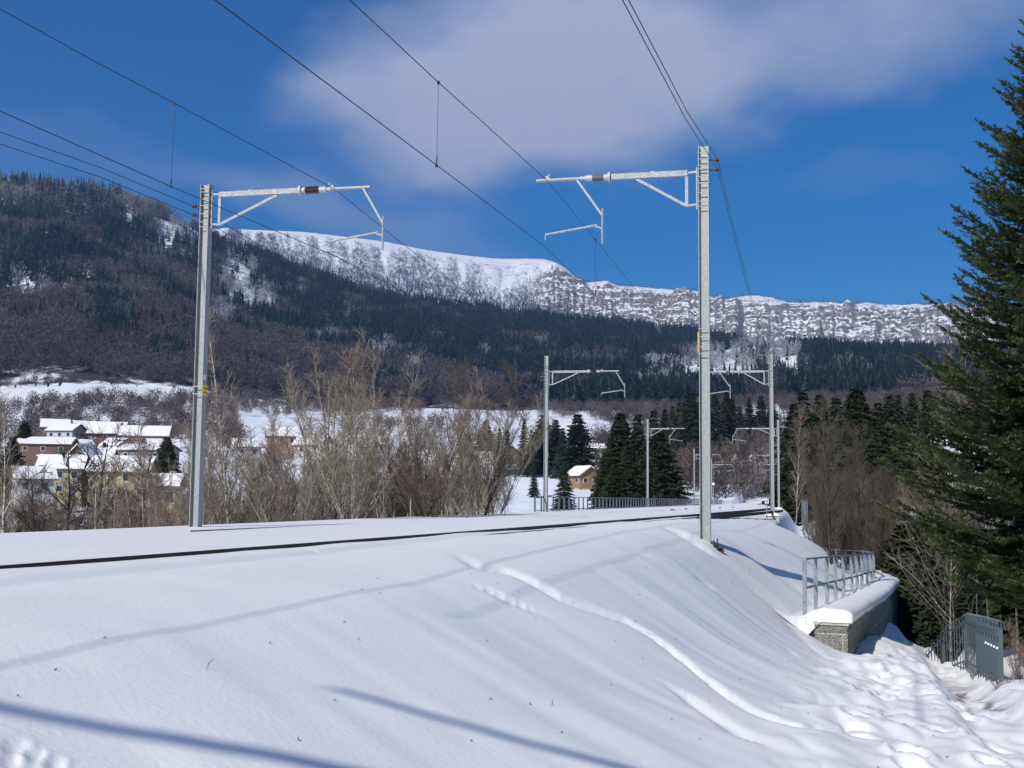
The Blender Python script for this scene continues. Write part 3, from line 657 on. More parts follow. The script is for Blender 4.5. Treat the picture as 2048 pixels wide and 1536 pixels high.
    if detail > 1:
        for z in ((AZ + .28, AZ + .06) if side == 'R' else (AZ - .27, AZ - .48)):
            def feeder(m):
                m.beam((-.12, -.05, 0), (-.27, -.05, 0), .03, .03)
                lathe(m, 0, (-.34, -.05, 0), [(0, .02), (0, .045), (.03, .045), (.03, .02), (.05, .045), (.08, .045), (.08, .02)])
            fi = part(r, 'feeder_insulator', ('feed',), feeder, M_insb); fi.location = (0, 0, z)
    if foot is not None:
        zf, = foot
        def f1(m):
            m.box((-.0, -.0, zf - .5), (.75, .75, 1.0))
        def f2(m):
            n = 9; vs = []; fs = []
            for i in range(n):
                for j in range(n):
                    a, b = i / (n - 1) * 2 - 1, j / (n - 1) * 2 - 1; q = max(abs(a), abs(b))
                    vs.append((a * .43, b * .43, zf + .18 * (1 - q ** 3) ** .6 + .004))
            for i in range(n - 1):
                for j in range(n - 1): fs.append((i * n + j, (i + 1) * n + j, (i + 1) * n + j + 1, i * n + j + 1))
            m.add(vs, fs)
        part(r, 'foundation', ('f1', zf), f1, M_conc); part(r, 'snow_cap', ('f2', zf), f2, M_snow, True)
    return r
def from_top(px, py, top=TOPZ):
    p = G(px, py, top); return p.x, p.y
MR = {}; ML = {}
g = 'galvanised catenary masts beside the railway'
ARM = dict(R1=(1407.5, 345), L1=(413.5, 391), R2=(1542, 742.5), L2=(1093, 744), R3=(1556, 857), L3=(1295, 857.5), L4=(1388, 909.5), R4=(1562, 911), R5=(1564.5, 929), L5=(1423, 929),
    L6=(1427.5, 942), R6=(1552, 941), L7=(1433.5, 952), R7=(1519, 952))
for key, side, px, py, kind, brown, lab, kw in (
    ('R1', 'R', 1407, 293, 'A', False, 'nearest and tallest galvanised catenary mast, in the snow bank right of the near rail', dict(z0=-1.2)),
    ('L1', 'L', 414.5, 370, 'B', True, 'left foreground catenary mast with a brown ribbed insulator and a yellow warning plate', {}),
    ('R2', 'R', 1542, 709, 'A', False, 'second mast of the right row, standing on a snow-capped concrete block', dict(foot=(-.30,))),
    ('L2', 'L', 1093, 712, 'B', True, 'middle catenary mast on a snowy concrete foot where the left fence begins', dict(foot=(-.42,))),
    ('R3', 'R', 1556, 839.5, 'B', False, 'third mast of the right row, its slanting bracket leaning back over the tracks', dict(foot=(-.3,))),
    ('L3', 'L', 1295, 838.5, 'A', False, 'slim catenary mast behind the left fence in front of the big dark spruce clump', {}),
    ('L4', 'L', 1388, 897.5, 'B', True, 'catenary mast just left of the tall foreground mast, in front of the bare trees', {}),
    ('R4', 'R', 1562, 899, 'A', False, 'fourth mast of the right row, partly behind the nearer ones', {}),
    ('R5', 'R', 1564.5, 917, 'A', False, 'fifth mast of the right row, rightmost thin pole in the distance', {}),
    ('L5', 'L', 1423, 918, 'B', True, 'distant catenary mast seen just right of the tall foreground mast', {}),
    ('L6', 'L', 1427.5, 932, 'B', True, 'farther distant mast close behind its neighbour on the left row', {}),
    ('R6', 'R', 1552, 931, 'A', False, 'sixth mast of the right row, thin pole far down the line', {}),
    ('L7', 'L', 1433.5, 944, 'B', False, 'farthest mast of the left row, a hair-thin pole by the bare thicket', {}),
    ('R7', 'R', 1519, 944, 'B', False, 'thin far mast standing free before the frosted bushes', {})):
    x, y = from_top(*ARM[key], AZ)
    ob = mast(x, y, side, kind, brown, lab, detail=2 if key in ('R1', 'L1', 'R2', 'L2') else 1, top=P(px, py, y).z, **kw)
    (MR if side == 'R' else ML)[key] = (ob, x, y)
for px, py, lab in ((1330.5, 970, 'bare thin steel pole in the snowfield behind the left fence, left of a pair'), (1342.5, 945, 'bare thin steel pole in the snowfield behind the left fence, right of a pair'),
               (1383, 942, 'thin far pole close left of the fourth left mast'), (1481, 944, 'lone thin far pole in the middle of the distant bushes')):
    x, y = from_top(px, py); ob = mast(x, y, 'L', 'A', False, lab, top=TOPZ if px != 1330.5 else 6.6, bare=True, z0=-6)
# added bars, unseen behind the viewer, placed to cast shadows over the bank
Lx, Ly = ML['L1'][1:]; Rx, Ry = MR['R1'][1:]
for ax, ay, bx, by_2, zg_, lab in ((-3.2, 4.95, -.2, 5.45, -.45, 'long grey bar added out of view at the left to shade the bank'), (-.75, 7.17, 1.9, 6.66, -.8, 'second grey bar added out of view to shade the bank')):
    hh_ = 7.85 - zg_; ox, oy = -math.sin(sa) * hh_ / math.tan(se), -math.cos(sa) * hh_ / math.tan(se)
    m = MB(); m.tube([(ax + ox, ay + oy, 7.85), (bx + ox, by_2 + oy, 7.85)], [.03, .06], 10); tag(m.build('shadow_bar', M_galvp), lab, 'shadow_bar')
# yellow warning plate on the left mast
L1o = ML['L1'][0]
sg = MB(); sg.box((.134, .0, 3.05), (.006, .215, .265)); sgo = sg.build('warning_plate', M_yel, L1o); sgo['label'] = 'small yellow warning plate lettered in black'
for z in (3.14, 2.96):
    cl = MB(); cl.box((-.005, -.118, z), (.26, .012, .018)); cl.box((-.125, 0, z), (.012, .245, .018)); cl.build('plate_band', M_cap, L1o)
nb = MB(); nb.box((.128, -.03, 3.36), (.006, .10, .11)); nb.build('number_plate', M_white, L1o)
def lettering(txt, size, parent, loc, rot, name='lettering', m_=None):
    cu_ = bpy.data.curves.new('t', 'FONT'); cu_.body = txt; cu_.size = size; cu_.align_x = 'CENTER'; cu_.extrude = .0006; cu_.offset = size * .012
    to = bpy.data.objects.new('t', cu_); C.objects.link(to); bpy.context.view_layer.update()
    me = bpy.data.meshes.new_from_object(to.evaluated_get(bpy.context.evaluated_depsgraph_get())); bpy.data.objects.remove(to)
    me.materials.clear(); me.materials.append(m_ or M_blk); o = bpy.data.objects.new(name, me); C.objects.link(o); o.parent = parent; o.location = loc; o.rotation_euler = rot; return o
lettering('Attention', .047, sgo, (.1385, 0, 3.085), (math.pi / 2, 0, math.pi / 2)); lettering('câble de terre', .033, sgo, (.1385, 0, 2.99), (math.pi / 2, 0, math.pi / 2))
yb = MB(); yb.box((.135, .02, 4.0), (.02, .12, .45)); R1o = MR['R1'][0]; ybo = yb.build('warning_plate', M_yel, R1o); ybo['label'] = 'narrow yellow plate seen edge-on on the mast side'
for z in (4.3, 4.12, 3.9, 3.74):
    bd = part(R1o, 'fixing_band', ('band',), None, M_galv); bd.location = (0, 0, z)
x_, y_ = ML['L2'][1:]
yb = MB(); yb.box((.134, .0, 3.05), (.006, .2, .25)); yo = yb.build('warning_plate', M_yel, ML['L2'][0]); yo['label'] = 'tiny yellow warning plate'
# ------------------------------------------------------------------ wires
def wire(name, pts, label, cat='wire', group=None, r=.0078, sagn=0):
    m = MB(); m.tube(pts, r, 6); o = m.build(name, M_wire, None, True); tag(o, label, cat, group); return o
def span(a, b, sag, n=10):
    a = Vector(a); b = Vector(b); return [a.lerp(b, i / n) - Vector((0, 0, sag * 4 * (i / n) * (1 - i / n))) for i in range(n + 1)]
def ext(p, q, L):                       # extend a line backwards beyond p
    d = (Vector(p) - Vector(q)).normalized(); return Vector(p) + d * L
def armp(key, L, z):
    ob, x, y = (MR if key[0] == 'R' else ML)[key]; s = -1 if key[0] == 'R' else 1
    return Vector((x + NV[0] * L * s, y + NV[1] * L * s, z))
rm = [P(700, 0, 15.7), P(877, 165, 19.6), P(985, 262, 23.2), P(1095, 362, armp('R1', 3.55, 0).y)]
rm = [ext(rm[0], rm[1], 14)] + rm + [P(1190, 478, 33.6), P(1320, 640, 47.8)]
chainR = [armp('R2', 3.55, AZ), armp('R3', 3.3, AZ), armp('R4', 3.55, AZ), armp('R5', 3.5, AZ), armp('R6', 3.5, AZ)]
pts = rm + span(rm[-1], chainR[0], .0, 4)[1:]
for a, b in zip(chainR[:-1], chainR[1:]): pts += span(a, b, .5)[1:]
wire('messenger_wire', pts, 'right-hand upper carrying wire sweeping from the top of the sky over the near right cantilever')
rc = [P(430, 0, 12.1), P(873, 330, 19.6), P(1088, 492, armp('R1', 3.6, 0).y)]
rc = [ext(rc[0], rc[1], 22)] + rc + [P(1182, 582, 34.2), P(1240, 640, 41)]
pts = rc + [armp('R2', 3.6, 6.4), armp('R3', 3.2, 6.4), armp('R4', 3.6, 6.4), armp('R5', 3.5, 6.4), armp('R6', 3.5, 6.4)]
wire('contact_wire', pts, 'right-hand contact wire crossing the sky to the tip of the near right steady arm')
dL = armp('L1', 3.25, 0).y; lm = [P(0, 18, 17.6), P(350, 207, 22.4), P(672, 380, dL)]
lm = [ext(lm[0], lm[1], 14), lm[0], lm[0].lerp(lm[1], .5) - Vector((0, 0, .02)), lm[1], lm[2]]
chainL = [lm[-1], armp('L2', 3.25, AZ), armp('L3', 3.5, AZ), armp('L4', 3.25, AZ), armp('L5', 3.25, AZ), armp('L6', 3.25, AZ)]
pts = lm[:-1] + [chainL[0]]
for i, (a, b) in enumerate(zip(chainL[:-1], chainL[1:])): pts += span(a, b, .55)[1:]
wire('messenger_wire', pts, 'left-hand upper carrying wire running from the left picture edge over the left mast arm')
lc = [P(0, 222, 17.6), P(342, 373, 22.3), P(670, 512, armp('L1', 3.2, 0).y)]
lc = [ext(lc[0], lc[1], 12)] + lc
wire('contact_wire', lc + [armp('L2', 3.2, 6.4), armp('L3', 3.6, 6.4), armp('L4', 3.2, 6.4), armp('L5', 3.2, 6.4), armp('L6', 3.2, 6.4)], 'left-hand contact wire passing the top of the left mast to its steady arm')
for dz, ya, lab in ((-.27, 264, 'upper of the two feeder wires on the outer side of the left mast'), (-.48, 288, 'lower of the two feeder wires on the outer side of the left mast')):
    a = armp('L1', -.31, AZ + dz); b = armp('L2', -.31, AZ + dz)
    q = [P(0, ya, 23.1), P(200, ya + (71 if dz > -.3 else 66), 26.4), a]; q = [ext(q[0], q[1], 10)] + q
    c_ = [armp(k_, -.31, AZ + dz) for k_ in ('L2', 'L3', 'L4', 'L5', 'L6')]
    pts = q + span(a, b, .5)[1:]
    for i, (e, f) in enumerate(zip(c_[:-1], c_[1:])): pts += span(e, f, .5)[1:]
    wire('feeder_wire', pts, lab, group=None)
for dz, pa, pb, lab in ((.28, (1257, 0, 13.9), (1500, 600, 39.7), 'upper of the two feeder wires meeting at the outer insulators of the near right mast'), (.06, (1245, 0, 13.4), (1497, 600, 39.7), 'lower of the two feeder wires meeting at the outer insulators of the near right mast')):
    a = armp('R1', -.31, AZ + dz); p0 = P(*pa); b = armp('R2', -.31, AZ + dz)
    midp = p0.lerp(a, .5) - Vector((0, 0, .12))
    q = [ext(p0, midp, 10), p0, midp, a] + span(a, b, .75)[1:]
    c_ = [armp(k_, -.31, AZ + dz) for k_ in ('R2', 'R3', 'R4', 'R5')]
    for e, f in zip(c_[:-1], c_[1:]): q += span(e, f, .5)[1:]
    wire('feeder_wire', q, lab)
def dropper(a, b, lab):
    m = MB(); a = Vector(a); b = Vector(b); m.tube([a, b], .0045, 5); m.box(a, (.05, .03, .05)); m.box(b, (.04, .03, .06)); m.tube([b + Vector((0, 0, .04)), b + Vector((.01, 0, .16))], .011, 5)
    o = m.build('dropper_wire', M_wire); tag(o, lab, 'dropper')
a = P(877, 165, 19.6); b = P(873, 331, 19.6); dropper(a, b, 'vertical dropper hanging between the right carrying and contact wires in mid sky')
a = P(350, 207, 22.4); b = P(342, 373, 22.3); dropper(a, b, 'vertical dropper hanging between the left wires above the wooded hill')
a = P(1191, 479, 33.6); b = P(1191, 590, 34.8); dropper(a, b, 'thin dropper hanging below the right carrying wire beside the steady arm')
# ------------------------------------------------------------------ rails
def rail_profile(pts, zt):
    m = MB(); n = len(pts); prof = [(-.032, 0), (.032, 0), (.036, -.012), (.034, -.036), (.010, -.046), (.010, -.12), (.06, -.14), (-.06, -.14), (-.010, -.12), (-.010, -.046), (-.034, -.036), (-.036, -.012)]
    vs = []; fs = []; K = len(prof)
    for i, p in enumerate(pts):
        q0 = pts[max(i - 1, 0)]; q1 = pts[min(i + 1, n - 1)]; d = Vector((q1[0] - q0[0], q1[1] - q0[1], 0)).normalized(); nn = Vector((d.y, -d.x, 0))
        for a, b in prof: vs.append(Vector((p[0], p[1], zt)) + nn * a + Vector((0, 0, b)))
    for i in range(n - 1):
        for k in range(K): k2 = (k + 1) % K; fs.append((i * K + k, (i + 1) * K + k, (i + 1) * K + k2, i * K + k2))
    m.add(vs, fs); return m
def fit_line(pix, z, deg=1, u1=None, u0=-42, n=90):
    q = [G(a, b, z) for a, b in pix]; U, Vv = zip(*[uv(p.x, p.y) for p in q]); co = np.polyfit(U, Vv, deg, w=1 / (40 + np.array(U)))
    us = np.linspace(u0, u1 or max(U), n); return [xy(u, np.polyval(co, u)) for u in us]
RA = fit_line([(0, 1130.5), (342, 1103.5), (700, 1079), (1090, 1049.6), (1395, 1028), (1500, 1019)], .045, 2, 62)
RBl = fit_line([(739, 1083), (1090, 1056.6), (1395, 1034), (1477, 1024.5)], .012, 1, 50, u0=-13)
RC = fit_line([(513, 1054), (700, 1046), (1090, 1029.2), (1208, 1025.4)], -.015, 1, 62, u0=-9)
for pts, z, lab in ((RA, .038, 'dark rusty rail standing clear of the snow right across the foreground track bed'), (RBl, -.016, 'second dark rail line emerging from the snow just beside the nearest rail'),
                 (RC, -.03, 'far dark rail along the left edge of the snowy track bed')):
    o = rail_profile(pts, z).build('rail', M_rail, None); tag(o, lab, 'rail')
# far curve of the line
q = [G(a, b, .0) for a, b in ((1208, 1025.4), (1340, 1021), (1400, 1017.2), (1450, 1014.2))]
m = rail_profile([(p.x, p.y) for p in q], .01); o = m.build('rail', M_rail); tag(o, 'thin rail curving away towards the distant masts', 'rail')
for px, py in ((1345, 1021.5), (1372, 1019.2), (1440, 1017), (1466, 1016)):
    p = G(px, py, .0); m = MB(); k_ = 1 if px == 1345 else .6; m.box((0, 0, .02), (.24 * k_, .2 * k_, .09)); m.box((0, 0, .075), (.15 * k_, .12 * k_, .03)); o = m.build('point_marker', M_red); o.location = p
    tag(o, 'small red block beside the far rails', 'marker', 'red blocks between the far rails')
# ------------------------------------------------------------------ small posts and signs on the line
def post_sign(px, py_top, py_base, d, w, h, lab, name='trackside_sign', rnd=False):
    p = P(px, py_top, d); g_ = P(px, py_base, d); e = empty(name, (p.x, p.y, g_.z)); tag(e, lab, 'sign'); H_ = p.z - g_.z
    m = MB(); m.tube([(0, .02, -.4), (0, .02, H_)], .03, 8); m.build('post', M_galv, e)
    m = MB()
    if rnd: m.tube([(0, -.02, H_ - .1), (0, -.02, H_ + .12)], [w * .5, w * .35], 10)
    else: m.box((0, -.02, H_ - h / 2), (w, .02, h))
    f = m.build('board', M_white, e)
    if not rnd:
        m = MB(); m.box((0, -.034, H_ - h * .38), (w * .34, .004, h * .3)); m.box((0, -.034, H_ - h * .72), (w * .45, .004, h * .16)); m.build('figure', M_blk, f)
post_sign(1533.5, 998, 1021, 64, .19, .24, 'small white square sign on a post beside the second right mast')
post_sign(1427, 968, 1011, 120, .32, .3, 'white round-headed marker post right of the tall foreground mast', 'marker_post', True)
post_sign(1457.5, 1010, 1014, 150, .3, .2, 'tiny white marker lying low beside the far rails', 'marker_post', True)
# stub of weathered metal and earth by the foot of the near mast
p = hit(1432, 1096, 10, 60); e = empty('cable_stub', (p.x, p.y, p.z)); tag(e, 'small dark forked metal stub poking from the snow at the foot of the nearest mast', 'stub')
m = MB(); m.box((0, 0, .03), (.12, .12, .10)); m.beam((-.03, 0, .06), (-.05, 0, .17), .022, .022); m.beam((.03, 0, .06), (.03, 0, .2), .026, .026); m.beam((-.03, 0, .08), (.07, 0, .07), .02, .02); m.build('fork', M_dark, e)
m = MB(); bm_ = [(RNG.normal(.06, .05), RNG.normal(-.12, .05), -.04 + RNG.normal(0, .03)) for _ in range(26)]
for q in bm_: m.box(q, (.05, .05, .04), RNG.random() * 3)
m.build('clod', M_soil, e)
# ------------------------------------------------------------------ stone wall with its snow cap and railing
wroot = empty('stone_wall', (WALL[0][0], WALL[0][1], 0)); tag(wroot, 'concrete block retaining wall with a thick snow cap beside the sunken path', 'wall')
M_wall = mat('wall_blocks', (.3, .3, .27), .9); nt = M_wall.node_tree; b_ = nt.nodes['Principled BSDF']
uvn = N(nt.nodes, 'ShaderNodeUVMap'); br = N(nt.nodes, 'ShaderNodeTexBrick'); br.inputs['Scale'].default_value = 1; br.inputs['Brick Width'].default_value = 1.05; br.inputs['Row Height'].default_value = .40
br.inputs['Mortar Size'].default_value = .018; br.inputs['Mortar Smooth'].default_value = .5; br.inputs['Color1'].default_value = (.9, .9, .9, 1); br.inputs['Color2'].default_value = (.72, .72, .72, 1); br.inputs['Mortar'].default_value = (1.6, 1.55, 1.35, 1)
nt.links.new(uvn.outputs[0], br.inputs['Vector'])
nn = N(nt.nodes, 'ShaderNodeTexNoise'); nn.inputs['Scale'].default_value = 42; nn.inputs['Detail'].default_value = 6; tcx = N(nt.nodes, 'ShaderNodeTexCoord'); nt.links.new(tcx.outputs['Object'], nn.inputs['Vector'])
rp = N(nt.nodes, 'ShaderNodeValToRGB'); rp.color_ramp.elements[0].position = .38; rp.color_ramp.elements[0].color = (.09, .09, .082, 1); rp.color_ramp.elements[1].position = .62; rp.color_ramp.elements[1].color = (.36, .35, .30, 1)
nt.links.new(nn.outputs[0], rp.inputs[0]); mu = N(nt.nodes, 'ShaderNodeMixRGB', blend_type='MULTIPLY'); mu.inputs[0].default_value = 1
nt.links.new(rp.outputs[0], mu.inputs[1]); nt.links.new(br.outputs[0], mu.inputs[2]); nt.links.new(mu.outputs[0], b_.inputs['Base Color'])
bp = N(nt.nodes, 'ShaderNodeBump'); bp.inputs['Strength'].default_value = .9; bp.inputs['Distance'].default_value = .02
ma = N(nt.nodes, 'ShaderNodeMath', operation='MULTIPLY_ADD'); nt.links.new(br.outputs['Fac'], ma.inputs[0]); ma.inputs[1].default_value = -.6; nt.links.new(nn.outputs[0], ma.inputs[2])
nt.links.new(ma.outputs[0], bp.inputs['Height']); nt.links.new(bp.outputs[0], b_.inputs['Normal'])
def resample(pl, step):
    out = [Vector((pl[0][0], pl[0][1], 0))]; cum = [0.]
    for a, b in zip(pl[:-1], pl[1:]):
        L = math.hypot(b[0] - a[0], b[1] - a[1]); n = max(1, int(L / step))
        for i in range(1, n + 1): out.append(Vector((a[0] + (b[0] - a[0]) * i / n, a[1] + (b[1] - a[1]) * i / n, 0))); cum.append(cum[-1] + L / n)
    return out, cum
def offs(pts, w):
    out = []
    for i, p in enumerate(pts):
        d = (pts[min(i + 1, len(pts) - 1)] - pts[max(i - 1, 0)]).normalized(); out.append(p + Vector((-d.y, d.x, 0)) * w)
    return out
wp, wc = resample(WALL, .5); wi = offs(wp, WALLW)
bm2 = bmesh.new(); uvl = bm2.loops.layers.uv.new('UVMap')
def quad(a, b, c_, d_, ua, ub, za, zb):
    f = bm2.faces.new([bm2.verts.new(q) for q in (a, b, c_, d_)])
    for l, w_ in zip(f.loops, ((ua, za[0]), (ub, za[1]), (ub, zb[1]), (ua, zb[0]))): l[uvl].uv = w_
zb_ = -9
for i in range(len(wp) - 1):
    t0, t1 = wall_top(wc[i]) - .03, wall_top(wc[i + 1]) - .03
    lean = .0
    quad(wp[i] + Vector((0, 0, zb_)), wp[i + 1] + Vector((0, 0, zb_)), wp[i + 1] + Vector((0, 0, t1)), wp[i] + Vector((0, 0, t0)), wc[i], wc[i + 1], (zb_, zb_), (t0, t1))
t0 = wall_top(0) - .03
quad(wi[0] + Vector((0, 0, zb_)), wp[0] + Vector((0, 0, zb_)), wp[0] + Vector((0, 0, t0)), wi[0] + Vector((0, 0, t0)), 0, WALLW, (zb_, zb_), (t0, t0))
me = bpy.data.meshes.new('blockwork'); bm2.to_mesh(me); bm2.free(); me.materials.append(M_wall); o = bpy.data.objects.new('blockwork', me); C.objects.link(o); o.parent = wroot; o.location = (-WALL[0][0], -WALL[0][1], 0)
m = MB(); w0 = offs(wp, -.03); w1 = offs(wp, WALLW + .02); d0 = (wp[1] - wp[0]).normalized() * .03
w0[0] -= d0; w1[0] -= d0; vs = []; fs = []
for i in range(len(wp)):
    z = wall_top(wc[i])
    for q in (w0[i], w1[i]): vs += [q + Vector((0, 0, z - .055)), q + Vector((0, 0, z))]
for i in range(len(wp) - 1):
    a = i * 4; b = a + 4; fs += [(a, b, b + 1, a + 1), (a + 1, b + 1, b + 3, a + 3), (a + 2, a + 3, b + 3, b + 2), (a, a + 2, b + 2, b)]
fs += [(0, 1, 3, 2)]
m.add(vs, fs); cp = m.build('coping', M_conc, wroot); cp.location = (-WALL[0][0], -WALL[0][1], 0)
# snow cap: rounded outer lip, running in over the platform
wp2, wc2 = resample(WALL, .1); prof = [(-.05, .0), (-.10, .05), (-.10, .13), (-.05, .20), (.05, .235), (.25, .245), (.5, .24), (.75, .22), (.95, .16), (1.2, .06), (1.5, -.1)]
vs = []; fs = []; K = len(prof); offl = [offs(wp2, a) for a, _ in prof]; Lw = wc2[-1]
dfront = (wp2[1] - wp2[0]).normalized()
for i in range(len(wp2)):
    e_ = min(1, (wc2[i] + .02) / .22); sc_ = math.sqrt(max(0, 1 - (1 - e_) ** 2)) * .95 + .05
    for k, (a, h) in enumerate(prof):
        n_ = float(fbm(np.array([wc2[i] * 1.3]), np.array([k * .3]), 2, 90)[0]) * .03
        q = offl[k][i] + dfront * (-.06 if i == 0 else 0); zc = wall_top(wc2[i]) + (h + n_) * sc_ * (0 if i == 0 else 1) + .002
        if a > .62:
            w_ = min(1, (a - .62) / (.45 if wc2[i] > .6 else .12)); zc = zc * (1 - w_) + (float(H0(np.array([q.x]), np.array([q.y]))[0]) - .02) * w_
        vs.append(q + Vector((0, 0, zc)))
for i in range(len(wp2) - 1):
    for k in range(K - 1): fs.append((i * K + k, (i + 1) * K + k, (i + 1) * K + k + 1, i * K + k + 1))
m = MB(); m.add(vs, fs); sc_o = m.build('snow_cap', M_snow, wroot, True); sc_o.location = (-WALL[0][0], -WALL[0][1], 0)
def fence(name, pl, ztop, zbot, step, label, low=.42, flat=(.012, .12), mtl=M_rgalv, cat='railing', start=0, ang=0, group=None, upper=True):
    root = empty(name, (pl[0][0], pl[0][1], 0)); tag(root, label, cat, group); off = Vector((-pl[0][0], -pl[0][1], 0)); mtl = mtl or M_galv
    pts, cum = resample(pl, .25); m = MB(); m2 = MB()
    for a, b, ca, cb in zip(pts[:-1], pts[1:], cum[:-1], cum[1:]):
        A_ = a + off + Vector((0, 0, ztop(ca))); B_ = b + off + Vector((0, 0, ztop(cb)))
        m.beam(A_, B_ + (B_ - A_) * .004, .06, .035 if cat == 'railing' else .05)
        LZ = lambda c: zbot(c) + low * (ztop(c) - zbot(c))
        m2.beam(a + off + Vector((0, 0, LZ(ca))), b + off + Vector((0, 0, LZ(cb))), .03, .045)
    m.build('top_rail', mtl, root); m2.build('middle_rail', mtl, root)
    s_ = 0; L = cum[-1]
    while s_ <= L + .01:
        k = min(range(len(cum)), key=lambda i: abs(cum[i] - s_)); p = pts[k] + off; d = (pts[min(k + 1, len(pts) - 1)] - pts[max(k - 1, 0)]).normalized()
        m = MB(); rz = math.atan2(d.y, d.x) + ang
        zt, zb2 = ztop(s_) - .004, zbot(s_) - .45
        m.box(p + Vector((0, 0, (zt + zb2) / 2)), (flat[1], flat[0], zt - zb2), rz); m.build('post', mtl, root); s_ += step
    return root
RL = [(5.95, 24.8), (9.1, 32.6), (11.75, 39.6), (12.9, 44.5), (13.3, 52)]
fence('railing', RL, lambda c: -.62 - .030 * c, lambda c: -1.62 - .030 * c, 1.62, 'galvanised steel railing with flat plate posts along the snowy wall top', flat=(.085, .02), ang=0.0)
# ------------------------------------------------------------------ handrail down the sunken path
FP = [(7.46, 18.9), (8.2, 21.6), (9.1, 24.6), (9.75, 27.6), (10.3, 31.0), (9.9, 34.5)]
root = empty('path_fence', (FP[0][0], FP[0][1], 0)); tag(root, 'steel fence of close upright bars with looped tops going down beside the sunken path', 'fence')
fp, fc_ = resample(FP, .13)
M_fence = mat('painted_fence_steel', (.085, .11, .12), .5, .4)
zg = lambda c: np.interp(c, [0, 3, 6, 9, 12.5, 16], [-2.24, -2.48, -2.72, -3.25, -4.4, -5.4])
zf = lambda c: zg(c) + np.interp(c, [0, 2, 6, 16], [.98, 1.02, 1.05, 1.0])
off = Vector((-FP[0][0], -FP[0][1], 0)); n_b = 0
m = MB(); m2 = MB()
for i in range(len(fp) - 1):
    a, b = fp[i] + off, fp[i + 1] + off
    m.beam(a + Vector((0, 0, zf(fc_[i]) - .16)), b + Vector((0, 0, zf(fc_[i + 1]) - .16)), .02, .035); m2.beam(a + Vector((0, 0, zg(fc_[i]) + .12)), b + Vector((0, 0, zg(fc_[i + 1]) + .12)), .02, .035)
m.build('upper_rail', M_fence, root); m2.build('lower_rail', M_fence, root)
for i in range(0, len(fp), 3):
    p = fp[i] + off; z0, z1 = zg(fc_[i]) - .35, zf(fc_[i]); m = MB()
    d = (fp[min(i + 1, len(fp) - 1)] - fp[max(i - 1, 0)]).normalized()
    big = (n_b % 8 == 0)
    nrm = Vector((d.y, -d.x, 0))
    if big or i < 30:
        m.box(p + nrm * .06 + Vector((0, 0, (z0 + z1 - .1) / 2)), (.016, .07, z1 - .1 - z0), math.atan2(d.y, d.x) + math.pi / 2 * 0 + .0)
    m.tube([p + Vector((0, 0, z0)), p + Vector((0, 0, z1 - .05)), p + nrm * .02 + Vector((0, 0, z1)), p + nrm * .07 + Vector((0, 0, z1 + .015)), p + nrm * .12 + Vector((0, 0, z1 - .02)), p + nrm * .125 + Vector((0, 0, z1 - .13))], .011, 6)
    m.build('bar', M_fence, root); n_b += 1
for i in (0, 3, 6, 9, 12):
    p = fp[i] + off; m = MB(); m.tube([p + Vector((-.0, -.02, zf(fc_[i]) - .40)), p + Vector((-.0, -.028, zf(fc_[i]) - .40))], .019, 10); m.build('reflector', M_white, root)
# ------------------------------------------------------------------ fence along the left side of the far line
v0 = -12.15
u0f, u1f = 39.0, 210.0
fence('trackside_fence', [xy(u0f, v0), xy(120, v0), xy(u1f, v0 + .2)], lambda c: .64, lambda c: -.45, 1.75, 'long low galvanised fence along the left edge of the far track bed', low=.30, flat=(.13, .02), ang=math.radians(60), cat='fence')
fence('bridge_fence', [xy(44, 2.6), xy(80, 2.4)], lambda c: .62, lambda c: -.9, 2.0, 'short steel fence on the right shoulder beyond the second right mast', low=.3, flat=(.045, .02), ang=math.radians(60), cat='fence')
# ------------------------------------------------------------------ trees
def bark(name, c1, c2, scale=9, stretch=(1, 1, .25), lo=.4, hi=.6): return noisy(mat(name, c1, .9, spec=.15), c1, c2, scale, 4, lo, hi, stretch=stretch)
M_bgrey = bark('bark_grey', (.16, .145, .12), (.38, .36, .31))
M_bbirch = bark('bark_birch', (.07, .065, .06), (.48, .46, .42), 5, (1, 1, 2.2), .36, .46)
M_bdark = bark('bark_dark', (.035, .028, .024), (.075, .062, .052))
M_tbrown = mat('twigs_brown', (.23, .18, .145), .9, spec=.1); M_tdim = mat('twigs_dim', (.118, .096, .068), .9, spec=.1)
M_tolive = mat('twigs_olive', (.245, .21, .155), .9, spec=.1)
M_tred = mat('twigs_red', (.225, .16, .125), .9, spec=.1); M_tdark = mat('twigs_dark', (.06, .045, .038), .9, spec=.1)
M_tfrost = mat('twigs_frosted', (.60, .58, .58), .8, spec=.1); M_tgrey = mat('twigs_grey', (.24, .20, .175), .9, spec=.1)
def tubes(segs, n=3):
    s_ = np.array(segs, float)                       # (m, 8): p0, p1, r0, r1
    p0, p1, r0, r1 = s_[:, :3], s_[:, 3:6], s_[:, 6], s_[:, 7]
    d = p1 - p0; d /= np.linalg.norm(d, axis=1, keepdims=True) + 1e-9
    up = np.where(np.abs(d[:, 2:3]) < .9, np.array([[0, 0, 1.]]), np.array([[1., 0, 0]]))
    a = np.cross(d, up); a /= np.linalg.norm(a, axis=1, keepdims=True); b = np.cross(a, d)
    t = np.arange(n) * 2 * np.pi / n
    ring = a[:, None] * np.cos(t)[None, :, None] + b[:, None] * np.sin(t)[None, :, None]
    V_ = np.concatenate([p0[:, None] + ring * r0[:, None, None], p1[:, None] + ring * r1[:, None, None]], 1).reshape(-1, 3)
    k = np.arange(n); k2 = (k + 1) % n
    f = np.stack([k, k2, k2 + n, k + n], -1)
    F_ = (np.arange(len(s_))[:, None, None] * 2 * n + f[None]).reshape(-1, 4)
    return V_, F_
